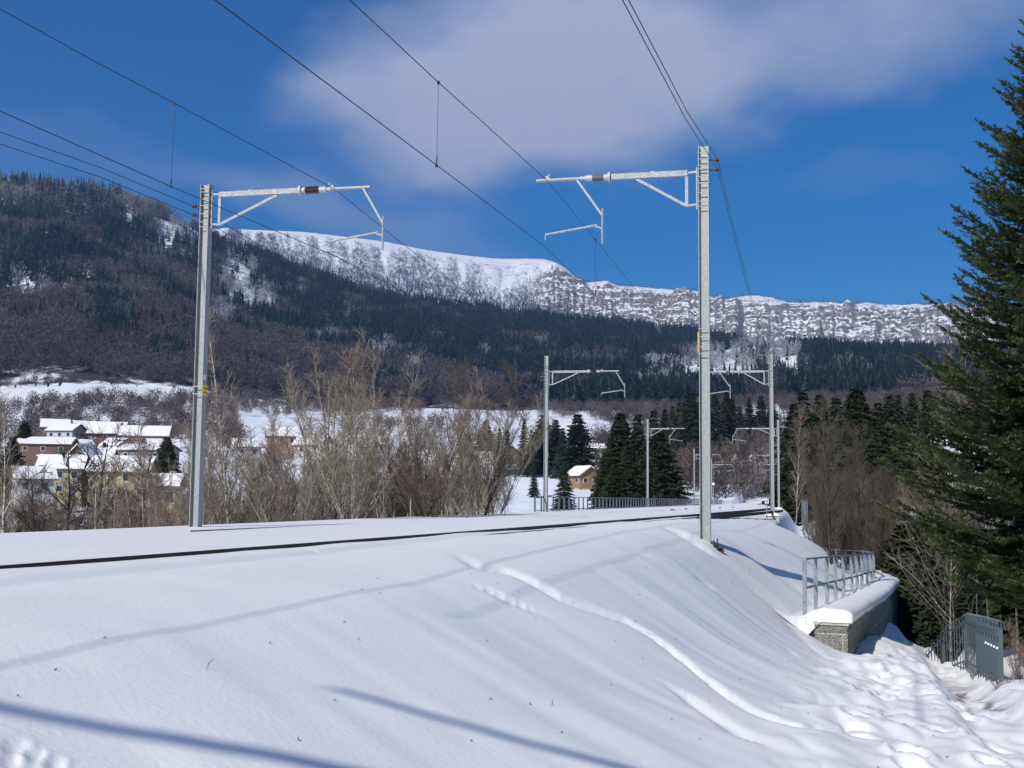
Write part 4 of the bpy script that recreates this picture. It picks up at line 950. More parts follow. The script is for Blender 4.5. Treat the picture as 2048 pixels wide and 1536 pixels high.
def bare(seed, H_=10., r0=.10, stems=1, spread=.0, start=.25, n1=22, up=.75, blen=.34, n2=7, n3=4, rt=.011, lean=0., arch=.35, fork=False):
    g = np.random.default_rng(seed); T_ = []; K = []
    def grow(p, d, L, ra, rb, n, wig, upb, out):
        pts = [p]; rs = [ra]
        for i in range(n):
            d = d + g.normal(0, wig, 3) + np.array((0, 0, upb)); d /= np.linalg.norm(d)
            p = p + d * L / n; pts.append(p); rs.append(ra + (rb - ra) * (i + 1) / n)
        for i in range(n): out.append((*pts[i], *pts[i + 1], rs[i], rs[i + 1]))
        return pts, rs
    for s_ in range(stems):
        a = g.random() * 6.28; h = H_ * (1 if s_ == 0 else g.uniform(.75, 1.0))
        d0 = np.array((math.cos(a) * spread, math.sin(a) * spread, 1.)) + np.array((lean, 0, 0)); d0 /= np.linalg.norm(d0)
        rr = r0 * (1 if s_ == 0 else g.uniform(.6, .95))
        pts, rs = grow(np.array((math.cos(a), math.sin(a), 0)) * (.12 * (stems > 1)) - np.array((0, 0, .6)), d0, h + .6, rr, rr * .12, 14, .035, .012, T_)
        nb = max(5, int(n1 / (stems ** .6)))
        for i in range(nb):
            t = start + (1 - start) * (i + g.random()) / nb; k = min(13, int(t * 14)); fr = t * 14 - k
            p = pts[k] * (1 - fr) + pts[k + 1] * fr; rp = rs[k]
            a = g.random() * 6.28; el = up * g.uniform(.7, 1.3)
            d = np.array((math.cos(a), math.sin(a), el * 1.3)); d /= np.linalg.norm(d)
            L = h * blen * (1.12 - t) ** .7 * g.uniform(.6, 1.15)
            bp, brs = grow(p, d, L, min(rp * .55, .045), rt * 1.2, 6, .10, arch * .14, T_ if L > 1.3 else K)
            for j in range(n2):
                q = .15 + .85 * (j + g.random()) / n2; kk = min(5, int(q * 6)); pp = bp[kk] + (bp[kk + 1] - bp[kk]) * (q * 6 - kk)
                bd = bp[kk + 1] - bp[kk]; bd /= np.linalg.norm(bd); d2 = bd + g.normal(0, .55, 3) + np.array((0, 0, .25)); d2 /= np.linalg.norm(d2)
                L2 = L * .5 * (1.15 - q) + .25; tp, _ = grow(pp, d2, L2, rt * 1.15, rt * .75, 3, .16, .05, K)
                for m_ in range(n3):
                    q2 = g.random(); kk = min(2, int(q2 * 3)); pp = tp[kk] + (tp[kk + 1] - tp[kk]) * (q2 * 3 - kk)
                    d3 = (tp[kk + 1] - tp[kk]); d3 /= np.linalg.norm(d3); d3 = d3 + g.normal(0, .5, 3); d3 /= np.linalg.norm(d3)
                    grow(pp, d3, L2 * .55 + .12, rt * .8, rt * .5, 2, .2, .04, K)
    return T_, K
PROTO = {}
def proto(key, T_, K, mt, mk, cat='tree'):
    r = bpy.data.objects.new(key, None)
    V_, F_ = tubes(T_, 5); a = np_mesh('trunk', V_, F_, mt, link=False); V_, F_ = tubes(K, 3); b = np_mesh('crown', V_, F_, mk, link=False)
    PROTO[key] = (a.data, b.data)
def plant(key, px, ytop, d, label, group=None, name='bare_tree', cat='tree', hmul=1.0, wide=1.0, zoff=-.1, h=None, hp=None):
    hp = hp or (10.0 if 'spruce' in key else 11.4)
    v_ = P(px, 1000, d); x, y = v_.x, v_.y; z = h1(x, y) + zoff
    hh = h or max(1.2, (P(px, ytop, d).z - z)); s_ = hh / hp * hmul
    r = bpy.data.objects.new(name, None); C.objects.link(r); r.location = (x, y, z); r.rotation_euler = (0, 0, random.random() * 6.28); r.scale = (s_ * wide, s_ * wide, s_)
    tag(r, label, cat, group)
    a, b = PROTO[key]
    for nm, dt in (('trunk', a), ('crown', b)):
        if dt is None: continue
        o = bpy.data.objects.new(nm, dt); C.objects.link(o); o.parent = r
    return r
for i, (k, kw, mt, mk) in enumerate((
    ('birch1', dict(r0=.09, n1=24, up=1.5, blen=.22, n2=7, n3=3, rt=.008), M_bbirch, M_tbrown),
    ('birch2', dict(r0=.075, n1=20, up=1.9, blen=.24, n2=7, n3=3, rt=.008, lean=.10), M_bbirch, M_tolive),
    ('clump1', dict(r0=.09, stems=6, spread=.08, n1=36, up=2.0, blen=.22, n2=7, n3=4, rt=.008), M_bgrey, M_tolive),
    ('clump2', dict(r0=.06, stems=5, spread=.16, n1=32, up=1.8, blen=.24, n2=7, n3=4, rt=.008), M_bgrey, M_tbrown),
    ('aspen', dict(r0=.08, n1=22, up=1.4, blen=.26, n2=8, n3=4, rt=.009), M_bgrey, M_tolive),
    ('broad', dict(r0=.12, start=.25, n1=16, up=.7, blen=.44, n2=8, n3=4, rt=.010), M_bdark, M_tdark),
    ('broad2', dict(r0=.09, start=.2, n1=20, up=1.0, blen=.34, n2=8, n3=4, rt=.009), M_bgrey, M_tgrey),
    ('reddish', dict(r0=.07, start=.15, n1=28, up=1.5, blen=.28, n2=8, n3=4, rt=.009), M_bgrey, M_tred),
    ('frosted', dict(r0=.11, start=.15, n1=30, up=.8, blen=.46, n2=10, n3=6, rt=.016), M_bdark, M_tfrost),
    ('shrub1', dict(r0=.04, stems=9, spread=.5, start=.05, n1=50, up=1.4, blen=.28, n2=6, n3=3, rt=.010), M_bdark, M_tbrown),
    ('shrub2', dict(r0=.04, stems=8, spread=.45, start=.05, n1=48, up=1.6, blen=.28, n2=6, n3=3, rt=.010), M_bgrey, M_tolive),
    ('shrubred', dict(r0=.04, stems=8, spread=.4, start=.05, n1=50, up=1.6, blen=.28, n2=7, n3=4, rt=.010), M_bdark, M_tred),
    ('dim1', dict(r0=.09, start=.12, n1=26, up=1.1, blen=.34, n2=8, n3=5, rt=.009), M_bdark, M_tdim),
    ('dim2', dict(r0=.06, stems=4, spread=.25, start=.08, n1=44, up=1.3, blen=.30, n2=8, n3=4, rt=.009), M_bdark, M_tdim),
    ('sparse', dict(r0=.07, start=.3, n1=20, up=1.5, blen=.30, n2=6, n3=2, rt=.006), M_bdark, M_tred),
    ('reaching', dict(r0=.045, start=.2, n1=16, up=.7, blen=.62, n2=7, n3=2, rt=.007), M_bgrey, M_tbrown),
    ('stem', dict(r0=.06, start=.55, n1=10, up=1.6, blen=.2, n2=5, n3=2, rt=.006), M_bbirch, M_tbrown))):
    T_, K = bare(100 + i, **kw); proto(k, T_, K, mt, mk)
# spruces
def spruce(seed, H_=10., R_=2.1, nw=34, nb=9, drop=.35, tuft=11, prof=.85, irr=.25):
    g = np.random.default_rng(seed); tri = []
    for w in range(nw):
        t = (w + g.random() * .6) / nw; zc = H_ * (.06 + .92 * t); rad = R_ * ((1 - t) ** prof) + .06
        n_ = max(4, int(nb * (.45 + .6 * (1 - t)))); a0 = g.random() * 6.28
        for k in range(n_):
            a = a0 + 6.283 * k / n_ + g.normal(0, .18); L = rad * g.uniform(1 - irr, 1 + irr * .7); dr = drop * g.uniform(.6, 1.4)
            dx, dy = math.cos(a), math.sin(a); m_ = max(3, int(tuft * L / R_ + 2))
            for j in range(m_):
                q = (j + g.random()) / m_; s0 = L * (.12 + .88 * q)
                c = np.array((dx * s0, dy * s0, zc - dr * s0 * (.4 + .6 * q) + .25 * max(0, q - .7) * s0 * .5))
                wd = (.10 + .16 * (1 - q)) * (R_ / 2.1) * 1.5; sg = 1 if g.random() < .5 else -1
                side = np.array((-dy, dx, 0)) * sg
                tip = c + side * wd * g.uniform(.8, 1.9) + np.array((dx, dy, 0)) * wd * .9 + np.array((0, 0, -wd * g.uniform(.1, .9)))
                e = np.array((dx, dy, -dr * .5)) * wd * .9
                tri.append((c - e * .7 + (0, 0, .03), c + e * .7, tip))
                tip2 = c - np.array((0, 0, wd * g.uniform(.7, 1.3))) + np.array((dx, dy, 0)) * wd * .5
                tri.append((c - e, c + e, tip2))
    tri = np.array(tri); V_ = tri.reshape(-1, 3); cv_ = g.uniform(.55, 1.5, len(tri)); out = np.hypot(V_[:, 0], V_[:, 1])
    return V_, np.arange(len(V_)).reshape(-1, 3), np.repeat(cv_, 3)
M_need = attr_mat('spruce_needles', .8, tr=.3)
for i, (k, kw, base) in enumerate((('spruce1', {}, (.052, .068, .034)), ('spruce2', dict(R_=1.7, nw=40, irr=.35), (.056, .070, .033)), ('spruce3', dict(R_=2.7, nb=10, drop=.2, irr=.35, prof=.7), (.048, .064, .034)),
        ('bluespruce', dict(R_=1.9), (.045, .075, .075)), ('fullspruce', dict(R_=3.1, nw=44, nb=12, tuft=17, drop=.28, irr=.3, prof=.62), (.047, .062, .026)))):
    V_, F_, cvv = spruce(300 + i, **kw); b = np_mesh('crown', V_, F_, M_need, col=np.array(base)[None] * cvv[:, None], smooth=False, link=False)
    V2, F2 = tubes([(0, 0, -.6, 0, 0, 5, .14, .08), (0, 0, 5, 0, 0, 9.8, .08, .015)], 6); a = np_mesh('trunk', V2, F2, M_bdark, link=False); PROTO[k] = (a.data, b.data)
# --- thicket beyond the left side of the bank: the trees one can tell apart
for key, px, yt, d, lab, wd in (
    ('birch2', 470, 640, 46, 'tall pale forked birch just right of the left mast, topping the thicket', .8),
    ('clump1', 668, 655, 48, 'tall clump of pale straight stems in the middle of the thicket', 1.0),
    ('reddish', 705, 700, 55, 'russet-twigged tree crown spreading behind the pale stem clump', 1.3),
    ('birch1', 790, 790, 50, 'slim birch with a white lower trunk, right of the pale stem clump', .9),
    ('aspen', 568, 820, 46, 'mossy grey tree between the forked birch and the stem clump', 1.0),
    ('broad2', 600, 850, 52, 'dark-limbed leaning tree left of the stem clump', 1.1),
    ('birch1', 822, 868, 47, 'short slim birch beside the taller one right of the clump', .9),
    ('aspen', 932, 835, 52, 'light olive bare tree with ascending branches before the spruces', 1.1),
    ('birch1', 884, 890, 50, 'thin bare tree between the slim birches and the olive tree', .9),
    ('clump2', 372, 790, 44, 'fan of upright olive stems immediately left of the left mast', 1.1),
    ('clump2', 330, 845, 47, 'second fan of upright stems farther left of the left mast', 1.0),
    ('birch2', 12, 800, 46, 'pale ascending birch at the left picture edge', .9),
    ('birch1', 207, 965, 41, 'little white birch standing before red-brown bushes at the left', 1.0),
    ('broad', 118, 905, 50, 'black-limbed spreading tree in front of the yellow house at the far left', 1.35),
    ('broad', 262, 880, 56, 'black-limbed spreading tree in front of the long white roof', 1.3),
    ('broad', 196, 870, 62, 'black-limbed tree between the two yellow houses', 1.2),
    ('clump1', 440, 830, 47, 'crowded thin stems just right of the left mast', 1.0),
    ('broad2', 1010, 960, 50, 'low arching bare tree at the right end of the thicket by the snowy mound', 1.6)):
    plant(key, px, yt, d, lab, wide=wd * 1.1, hmul=1.13)
rr = random.Random(5)
keys = ['clump1', 'clump2', 'aspen', 'broad2', 'birch1', 'birch2', 'aspen', 'shrub2', 'broad2', 'reddish']
for i in range(74):
    px = 320 + 660 * (i + rr.random()) / 74; d = rr.uniform(44, 84); yt = rr.uniform(820, 985)
    plant(rr.choice(keys), px, yt, d, 'leafless olive-brown tree in the dense thicket behind the snowy bank', 'bare trees of the central thicket', wide=rr.uniform(.8, 1.3))
for i in range(46):
    px = -60 + 400 * (i + rr.random()) / 46; d = rr.uniform(44, 95); yt = rr.uniform(885, 1025)
    plant(rr.choice(['broad2', 'dim1', 'shrubred', 'broad', 'dim2', 'shrub1', 'birch1', 'dim1', 'reddish']), px, yt, d, 'dark leafless tree or tall bush between the bank and the village houses', 'bare trees before the village', wide=rr.uniform(.8, 1.3))
for i in range(34):
    px = -40 + 1040 * (i + rr.random()) / 34; d = rr.uniform(42, 58)
    plant(rr.choice(['shrub1', 'shrub2', 'dim2', 'shrubred']), px, 1000, d, 'twiggy brown bush at the foot of the thicket behind the bank', 'bushes behind the snowy bank', name='bush', cat='bush', h=rr.uniform(5.4, 7.8), wide=1.1)
for i in range(60):
    px = -60 + 1120 * (i + rr.random()) / 60; d = rr.uniform(110, 250); hh = rr.uniform(4, 8)
    if 985 < px < 1190 and d > 120: continue
    plant(rr.choice(['broad2', 'aspen', 'reddish', 'clump2', 'shrub1']), px, 900, d, 'leafless tree scattered over the snowy village slope', 'bare trees on the village slope', h=hh * (.7 if px < 350 else 1), wide=rr.uniform(.9, 1.4))
# --- right bank thicket
for key, px, yt, d, lab, wd in (
    ('birch1', 1712, 930, 52, 'speckled birch behind the far end of the railing', 1.0), ('birch2', 1775, 960, 50, 'leaning white birch right of the railing end', .9),
    ('broad', 1735, 960, 56, 'black-trunked tree between the two birches behind the railing', 1.1),
    ('dim1', 1665, 825, 95, 'pale fine-branched tree standing before the spruces on the right bank', 1.1),
    ('reddish', 1590, 790, 120, 'tall reddish bare tree at the left end of the right-hand wood', 1.0),
    ('dim2', 1652, 985, 62, 'slender pale tree at the left end of the right thicket', 1.0)):
    plant(key, px, yt, d, lab, wide=wd)
for i in range(100):
    px = 1632 + 330 * (i + rr.random()) / 100; d = rr.uniform(54, 105); yt = rr.uniform(905, 1015)
    plant(rr.choice(['dim1', 'dim2', 'dim1', 'dim2', 'dim2', 'broad', 'reddish', 'dim1']), px, yt, d, 'leafless grey-brown tree in the thicket on the right bank', 'bare trees of the right-hand thicket', wide=rr.uniform(.7, 1.1))
for i in range(44):
    px = 1655 + 460 * (i + rr.random()) / 44; d = rr.uniform(44, 62)
    plant(rr.choice(['dim1', 'dim2', 'dim2']), px, 1000, d, 'brown bush low in the gully on the right', 'bushes in the right-hand gully', name='bush', cat='bush', h=rr.uniform(4, 7.5), wide=1.0)
# young spruces darkening the gully
for i, (px, yt, d) in enumerate(((1815, 1035, 46), (1845, 1090, 42), (1795, 1100, 44), (1880, 1060, 40), (1925, 1080, 38), (1905, 1130, 36), (1960, 1100, 37), (1835, 1160, 39), (1990, 1060, 40), (1870, 1170, 36), (2040, 1080, 36), (1775, 1150, 46), (1930, 1180, 34.5))):
    plant(['fullspruce', 'spruce3'][i % 2], px, yt, d, 'dark young conifer filling the shady gully beyond the path', 'dark conifers in the gully', name='spruce_tree', wide=1.25)
# --- conifers beyond the line
cl_ = [(970, 838, 340, 'spruce3', 1.1), (998, 852, 350, 'spruce1', 1), (1014, 858, 360, 'spruce2', 1), (1047, 834, 340, 'spruce2', 1.1), (1085, 826, 360, 'spruce3', 1.2), (1062, 856, 350, 'spruce1', 1.1), (1110, 836, 370, 'spruce3', 1.0),
       (1155, 824, 330, 'spruce3', 1.25), (1125, 852, 340, 'bluespruce', 1.1), (1240, 820, 155, 'fullspruce', .8), (1212, 900, 118, 'fullspruce', 1.0), (1258, 885, 130, 'fullspruce', 1.1), (1290, 905, 150, 'fullspruce', .9), (1232, 925, 114, 'fullspruce', 1.0), (1276, 850, 155, 'fullspruce', .8),
       (1308, 810, 195, 'spruce1', 1.1), (1275, 818, 195, 'spruce1', 1.1), (1128, 918, 210, 'spruce1', 1.25), (1345, 806, 150, 'spruce1', 1.2), (1330, 815, 155, 'spruce3', 1.1), (1380, 776, 135, 'fullspruce', .85), (1362, 800, 140, 'spruce3', 1.2), (1068, 925, 260, 'spruce2', 1.2),
       (1430, 772, 150, 'spruce1', 1.2), (1458, 778, 155, 'fullspruce', .75), (1405, 790, 165, 'spruce3', 1.2), (1500, 792, 165, 'spruce2', 1.3), (1524, 786, 165, 'spruce1', 1.2), (1480, 810, 170, 'spruce3', 1.2), (1545, 805, 175, 'spruce3', 1.2),
       (1608, 772, 150, 'spruce1', 1.3), (1643, 782, 155, 'spruce3', 1.2), (1675, 786, 150, 'spruce1', 1.2), (1716, 768, 130, 'fullspruce', .85), (1700, 800, 140, 'spruce3', 1.2), (1782, 778, 125, 'spruce1', 1.2), (1800, 784, 130, 'spruce2', 1.2), (1828, 776, 125, 'spruce1', 1.2), (1590, 800, 160, 'spruce3', 1.2), (1760, 800, 135, 'spruce3', 1.2), (1860, 770, 120, 'spruce1', 1.3), (1740, 840, 110, 'fullspruce', .9),
       (1625, 850, 140, 'fullspruce', .9), (1690, 850, 128, 'fullspruce', .9), (1810, 850, 112, 'fullspruce', .9)]
for i in range(26):
    cl_.append((1310 + 250 * (i + rr.random()) / 26, rr.uniform(850, 905), rr.uniform(150, 200), rr.choice(['spruce1', 'spruce3', 'fullspruce']), 1.25))
for i in range(12):
    cl_.append((1590 + 280 * (i + rr.random()) / 12, rr.uniform(840, 880), rr.uniform(120, 145), rr.choice(['spruce1', 'spruce3', 'fullspruce']), 1.2))
SP = {0: ('dark broad spruce left of the middle mast, first of its row', None), 8: ('shaggy blue spruce beside the middle mast', None), 7: ('tall pointed spruce right of the middle mast, in front of the snow slope', None),
      20: ('tallest spruce just left of the foreground mast top of the dark clump', None), 17: ('small spruce in front of the yellow chalet', None), 33: ('highest spruce of the right-hand wood with a pointed top', None), 9: ('spire-topped spruce rising left of the third left mast', None)}
cl_ = [(a, b, (c_ * 3.0 if 1320 < a < 1570 else c_), k_, w_) for a, b, c_, k_, w_ in cl_]
for i, (px, yt, d, k, wd) in enumerate(cl_):
    lab, gp = SP.get(i, ('dark green spruce in the row left of the spruce clump' if px < 1180 else ('dark green spruce in the clump between the middle masts' if px < 1570 else 'dark green spruce in the wood on the right slope'),
                     'spruces of the left row' if px < 1180 else ('spruces between the masts' if px < 1570 else 'spruces on the right slope')))
    plant(k, px, yt, d, lab, gp, name='spruce_tree', wide=wd * rr.uniform(.85, 1.25))
for i, (px, yt, d, k) in enumerate(((42, 838, 330, 'fullspruce'), (138, 857, 420, 'spruce3'), (152, 856, 425, 'spruce3'), (238, 843, 380, 'spruce2'), (205, 880, 300, 'spruce1'), (155, 895, 280, 'spruce2'), (330, 870, 260, 'fullspruce'), (20, 870, 260, 'fullspruce'))):
    plant(k, px, yt, d, ['rounded dark conifer above the village at the left edge', 'dark conifer behind the roofs, left of a pair', 'dark conifer behind the roofs, right of a pair', 'slim dark conifer between two upper roofs', 'dark spruce below the upper roofs', 'narrow spruce on the village slope',
         'dark conifer half hidden left of the left mast', 'dark conifer low at the left picture edge'][i], name='spruce_tree')
for i, (px, yt, d) in enumerate(((1460, 905, 350), (1500, 915, 345), (1530, 925, 340), (1577, 930, 300), (1600, 925, 240), (1440, 935, 345), (1550, 945, 340), (1592, 955, 230), (1486, 945, 338), (1410, 930, 350), (1516, 938, 342))):
    plant('frosted', px, yt, d, 'white frosted bush beyond the distant masts', 'frosted bushes at the end of the line', wide=1.3)
for i in range(34):
    px = rr.uniform(1385, 1600); d = rr.uniform(335, 430)
    plant(rr.choice(['broad2', 'shrub1', 'reddish', 'shrubred', 'broad']), px, 900, d, 'brown leafless tree closing the view behind the distant masts', 'bare trees at the end of the line', h=rr.uniform(9, 16), wide=1.3)
for i in range(8):
    px = 1320 + 60 * rr.random(); plant('broad2', px, 930 + 30 * rr.random(), rr.uniform(180, 260), 'grey bare tree on the snowfield left of the tall mast', 'bare trees on the small snowfield', wide=1.0)
# hedges, orchards and copses on the valley slope
x, y, z, px, py, r = scatter(7500, -260, 2300, 260, 1010)
dens = (vn(x / 38, y / 38, 91) * .6 + vn(x / 90, y / 90, 92) * .4); thr = np.where(px < 480, .47, np.where(px < 1180, .68, np.where(px < 1600, .44, .22))); thr = np.where((px < 480) & (py < 805) & (py > 768), .70, thr); thr = np.where(r > 985, .3, thr)
k = dens > thr; x, y, z, px, py, r = [q[k] for q in (x, y, z, px, py, r)]
n_ = len(x); cd = np.array((.115, .085, .075))[None] * RNG.uniform(.6, 1.5, (n_, 1)) + (RNG.random((n_, 1)) < .3) * .06
blob_trees('copses', x, y, z - .5, RNG.uniform(5, 13, n_), 1, cd, 'brown leafless copses and hedges across the valley slope', 170, .42)
# ------------------------------------------------------------------ houses
M_roofs = M_snow
def wallmat(n, c): return noisy(mat(n, c, .9), tuple(k * .88 for k in c), c, 3, 3)
WM = dict(yellow=wallmat('yellow_render', (.38, .33, .19)), wood=wallmat('honey_wood', (.27, .18, .09)), white=wallmat('white_render', (.52, .52, .50)), pink=wallmat('pink_render', (.42, .27, .23)), brown=wallmat('brown_boards', (.16, .10, .075)), grey=wallmat('grey_render', (.26, .26, .27)))
M_glass = mat('window_glass', (.03, .035, .05), .15); M_frame = mat('window_frame', (.6, .6, .58), .6); M_tile = mat('roof_tiles', (.16, .07, .05), .8)
def house(px, pyb, d, w, dep, h, rh, rot, col, lab, floors=1, axis=0, nwin=3):
    v_ = P(px, 1000, d); z = P(px, pyb, d).z; e = empty('house', (v_.x, v_.y, z), rot); tag(e, lab, 'house', None)
    m = MB(); m.box((0, 0, h / 2 - 2), (w, dep, h + 4)); m.add([(-w / 2, -dep / 2, h), (-w / 2, dep / 2, h), (-w / 2, 0, h + rh), (w / 2, -dep / 2, h), (w / 2, dep / 2, h), (w / 2, 0, h + rh)], [(0, 1, 2), (3, 5, 4)])
    m.build('wall', WM[col], e)
    ov = .6
    for nm, mt, off, th in (('roof', M_tile, .02, .16), ('roof_snow', M_snow, .19, .28)):
        m = MB()
        k_ = rh / (dep / 2); o_ = ov - (.08 if nm == 'roof_snow' else 0)
        for sg in (-1, 1):
            a = [(-w / 2 - o_, sg * (dep / 2 + o_), h - o_ * k_ + off), (w / 2 + o_, sg * (dep / 2 + o_), h - o_ * k_ + off), (w / 2 + o_, 0, h + rh + off), (-w / 2 - o_, 0, h + rh + off)]
            b = [(p[0], p[1], p[2] + th) for p in a]
            m.add(a + b, [(0, 1, 2, 3), (7, 6, 5, 4), (0, 4, 5, 1), (1, 5, 6, 2), (3, 7, 4, 0)] if sg < 0 else [(3, 2, 1, 0), (4, 5, 6, 7), (1, 5, 4, 0), (2, 6, 5, 1), (0, 4, 7, 3)])
        ro = m.build(nm, mt, e)
    m = MB(); m.box((w * .22, dep * .12, h + rh * .95), (.7, .7, 1.5)); m.build('chimney', WM['grey'], e)
    for f in range(floors):
        zc = h - 1.3 - f * 2.6
        for i in range(nwin):
            xx = -w / 2 + w * (i + .5) / nwin
            m = MB(); m.box((xx, -dep / 2 - .03, zc), (1.25, .10, 1.35)); wo_ = m.build('window', M_frame, e); m = MB(); m.box((xx, -dep / 2 - .09, zc), (1.0, .04, 1.1)); m.build('pane', M_glass, wo_)
        for i in range(2):
            yy = -dep / 4 + dep / 2 * i
            for sx_ in (-1, 1):
                m = MB(); m.box((sx_ * (w / 2 + .03), yy, zc), (.10, 1.15, 1.35)); wo_ = m.build('window', M_frame, e); m = MB(); m.box((sx_ * (w / 2 + .09), yy, zc), (.04, .9, 1.1)); m.build('pane', M_glass, wo_)
    return e
R_ = math.radians
house(104, 872, 430, 9, 8, 3.0, 2.6, R_(20), 'brown', 'house with a rounded white roof highest at the left of the village')
house(128, 878, 400, 9, 9, 2.6, 2.0, R_(-10), 'white', 'low white-walled house right of the highest roof')
house(172, 880, 410, 10, 9, 2.8, 3.2, R_(35), 'pink', 'reddish gabled house in the middle of the upper roofs')
house(212, 884, 400, 11, 9, 2.8, 3.4, R_(5), 'brown', 'brown house under a wide thinly snowed roof')
house(287, 892, 370, 14, 9, 3.0, 2.8, R_(8), 'pink', 'long pinkish house with a hipped snowy roof left of the left mast')
house(124, 972, 235, 8, 7, 3.4, 2.2, R_(10), 'yellow', 'large yellow house with balconies at the far left', floors=2, nwin=3)
house(245, 978, 235, 11, 8, 3.4, 2.6, R_(4), 'yellow', 'yellow house under the long bright snowy roof', floors=2, nwin=4)
house(168, 966, 240, 6, 6, 4.2, 3.0, R_(80), 'grey', 'grey gabled house between the two yellow ones', floors=2, nwin=2)
house(295, 922, 300, 12, 8, 2.6, 1.2, R_(-15), 'grey', 'low grey building with a tilted white roof')
house(90, 905, 330, 14, 8, 2.2, 1.6, R_(5), 'brown', 'flat snow-roofed house on the left slope')
house(560, 888, 340, 8, 7, 2.2, 2.2, R_(12), 'pink', 'pinkish house with a white roof seen through the thicket right of the left mast')
house(690, 950, 240, 10, 9, 3.0, 2.6, R_(-8), 'yellow', 'yellowish house hidden behind the central thicket')
house(1166, 988, 300, 6.6, 5.6, 4.6, 1.9, R_(-62), 'wood', 'honey-brown wooden chalet with a snowy gable beside the spruce clump', floors=2, nwin=2)
house(1196, 918, 400, 8, 6, 3.4, 1.2, R_(-20), 'white', 'small white house under a dark snowy eave above the chalet')
house(1003, 930, 380, 9, 7, 3.4, 2.2, R_(-50), 'wood', 'small chalet roof edge left of the row of spruces')
house(880, 1010, 150, 12, 8, 3.4, 2.8, R_(0), 'yellow', 'tan house glimpsed low through the right part of the thicket', floors=2)
for px_, yb_, d_, w_, rot_, col_, lab_ in ((38, 908, 380, 7, 15, 'white', 'small pale house low at the left edge of the village'), (72, 930, 330, 7, -20, 'white', 'small white house left of the yellow ones'), (150, 912, 335, 7, 40, 'white', 'small white house above the gabled grey one'),
    (196, 930, 300, 7, 10, 'grey', 'small grey house in the middle of the village'), (232, 908, 345, 7, -30, 'white', 'small white house right of the village middle'), (322, 912, 345, 8, 20, 'white', 'pale house just left of the left mast'), (64, 985, 205, 6, 30, 'white', 'pale shed behind the bushes at the far left'),
    (488, 912, 320, 7, 25, 'white', 'small pale house right of the left mast'), (625, 908, 320, 8, -15, 'white', 'small white house behind the russet tree'), (745, 905, 350, 8, 10, 'grey', 'small grey house behind the slim birches'), (330, 1015, 130, 3, 0, 'yellow', 'tiny yellow hut low beside the left mast')):
    house(px_, yb_, d_, w_, w_ * .85, 2.4, w_ * .26, R_(rot_), col_, lab_, nwin=2)
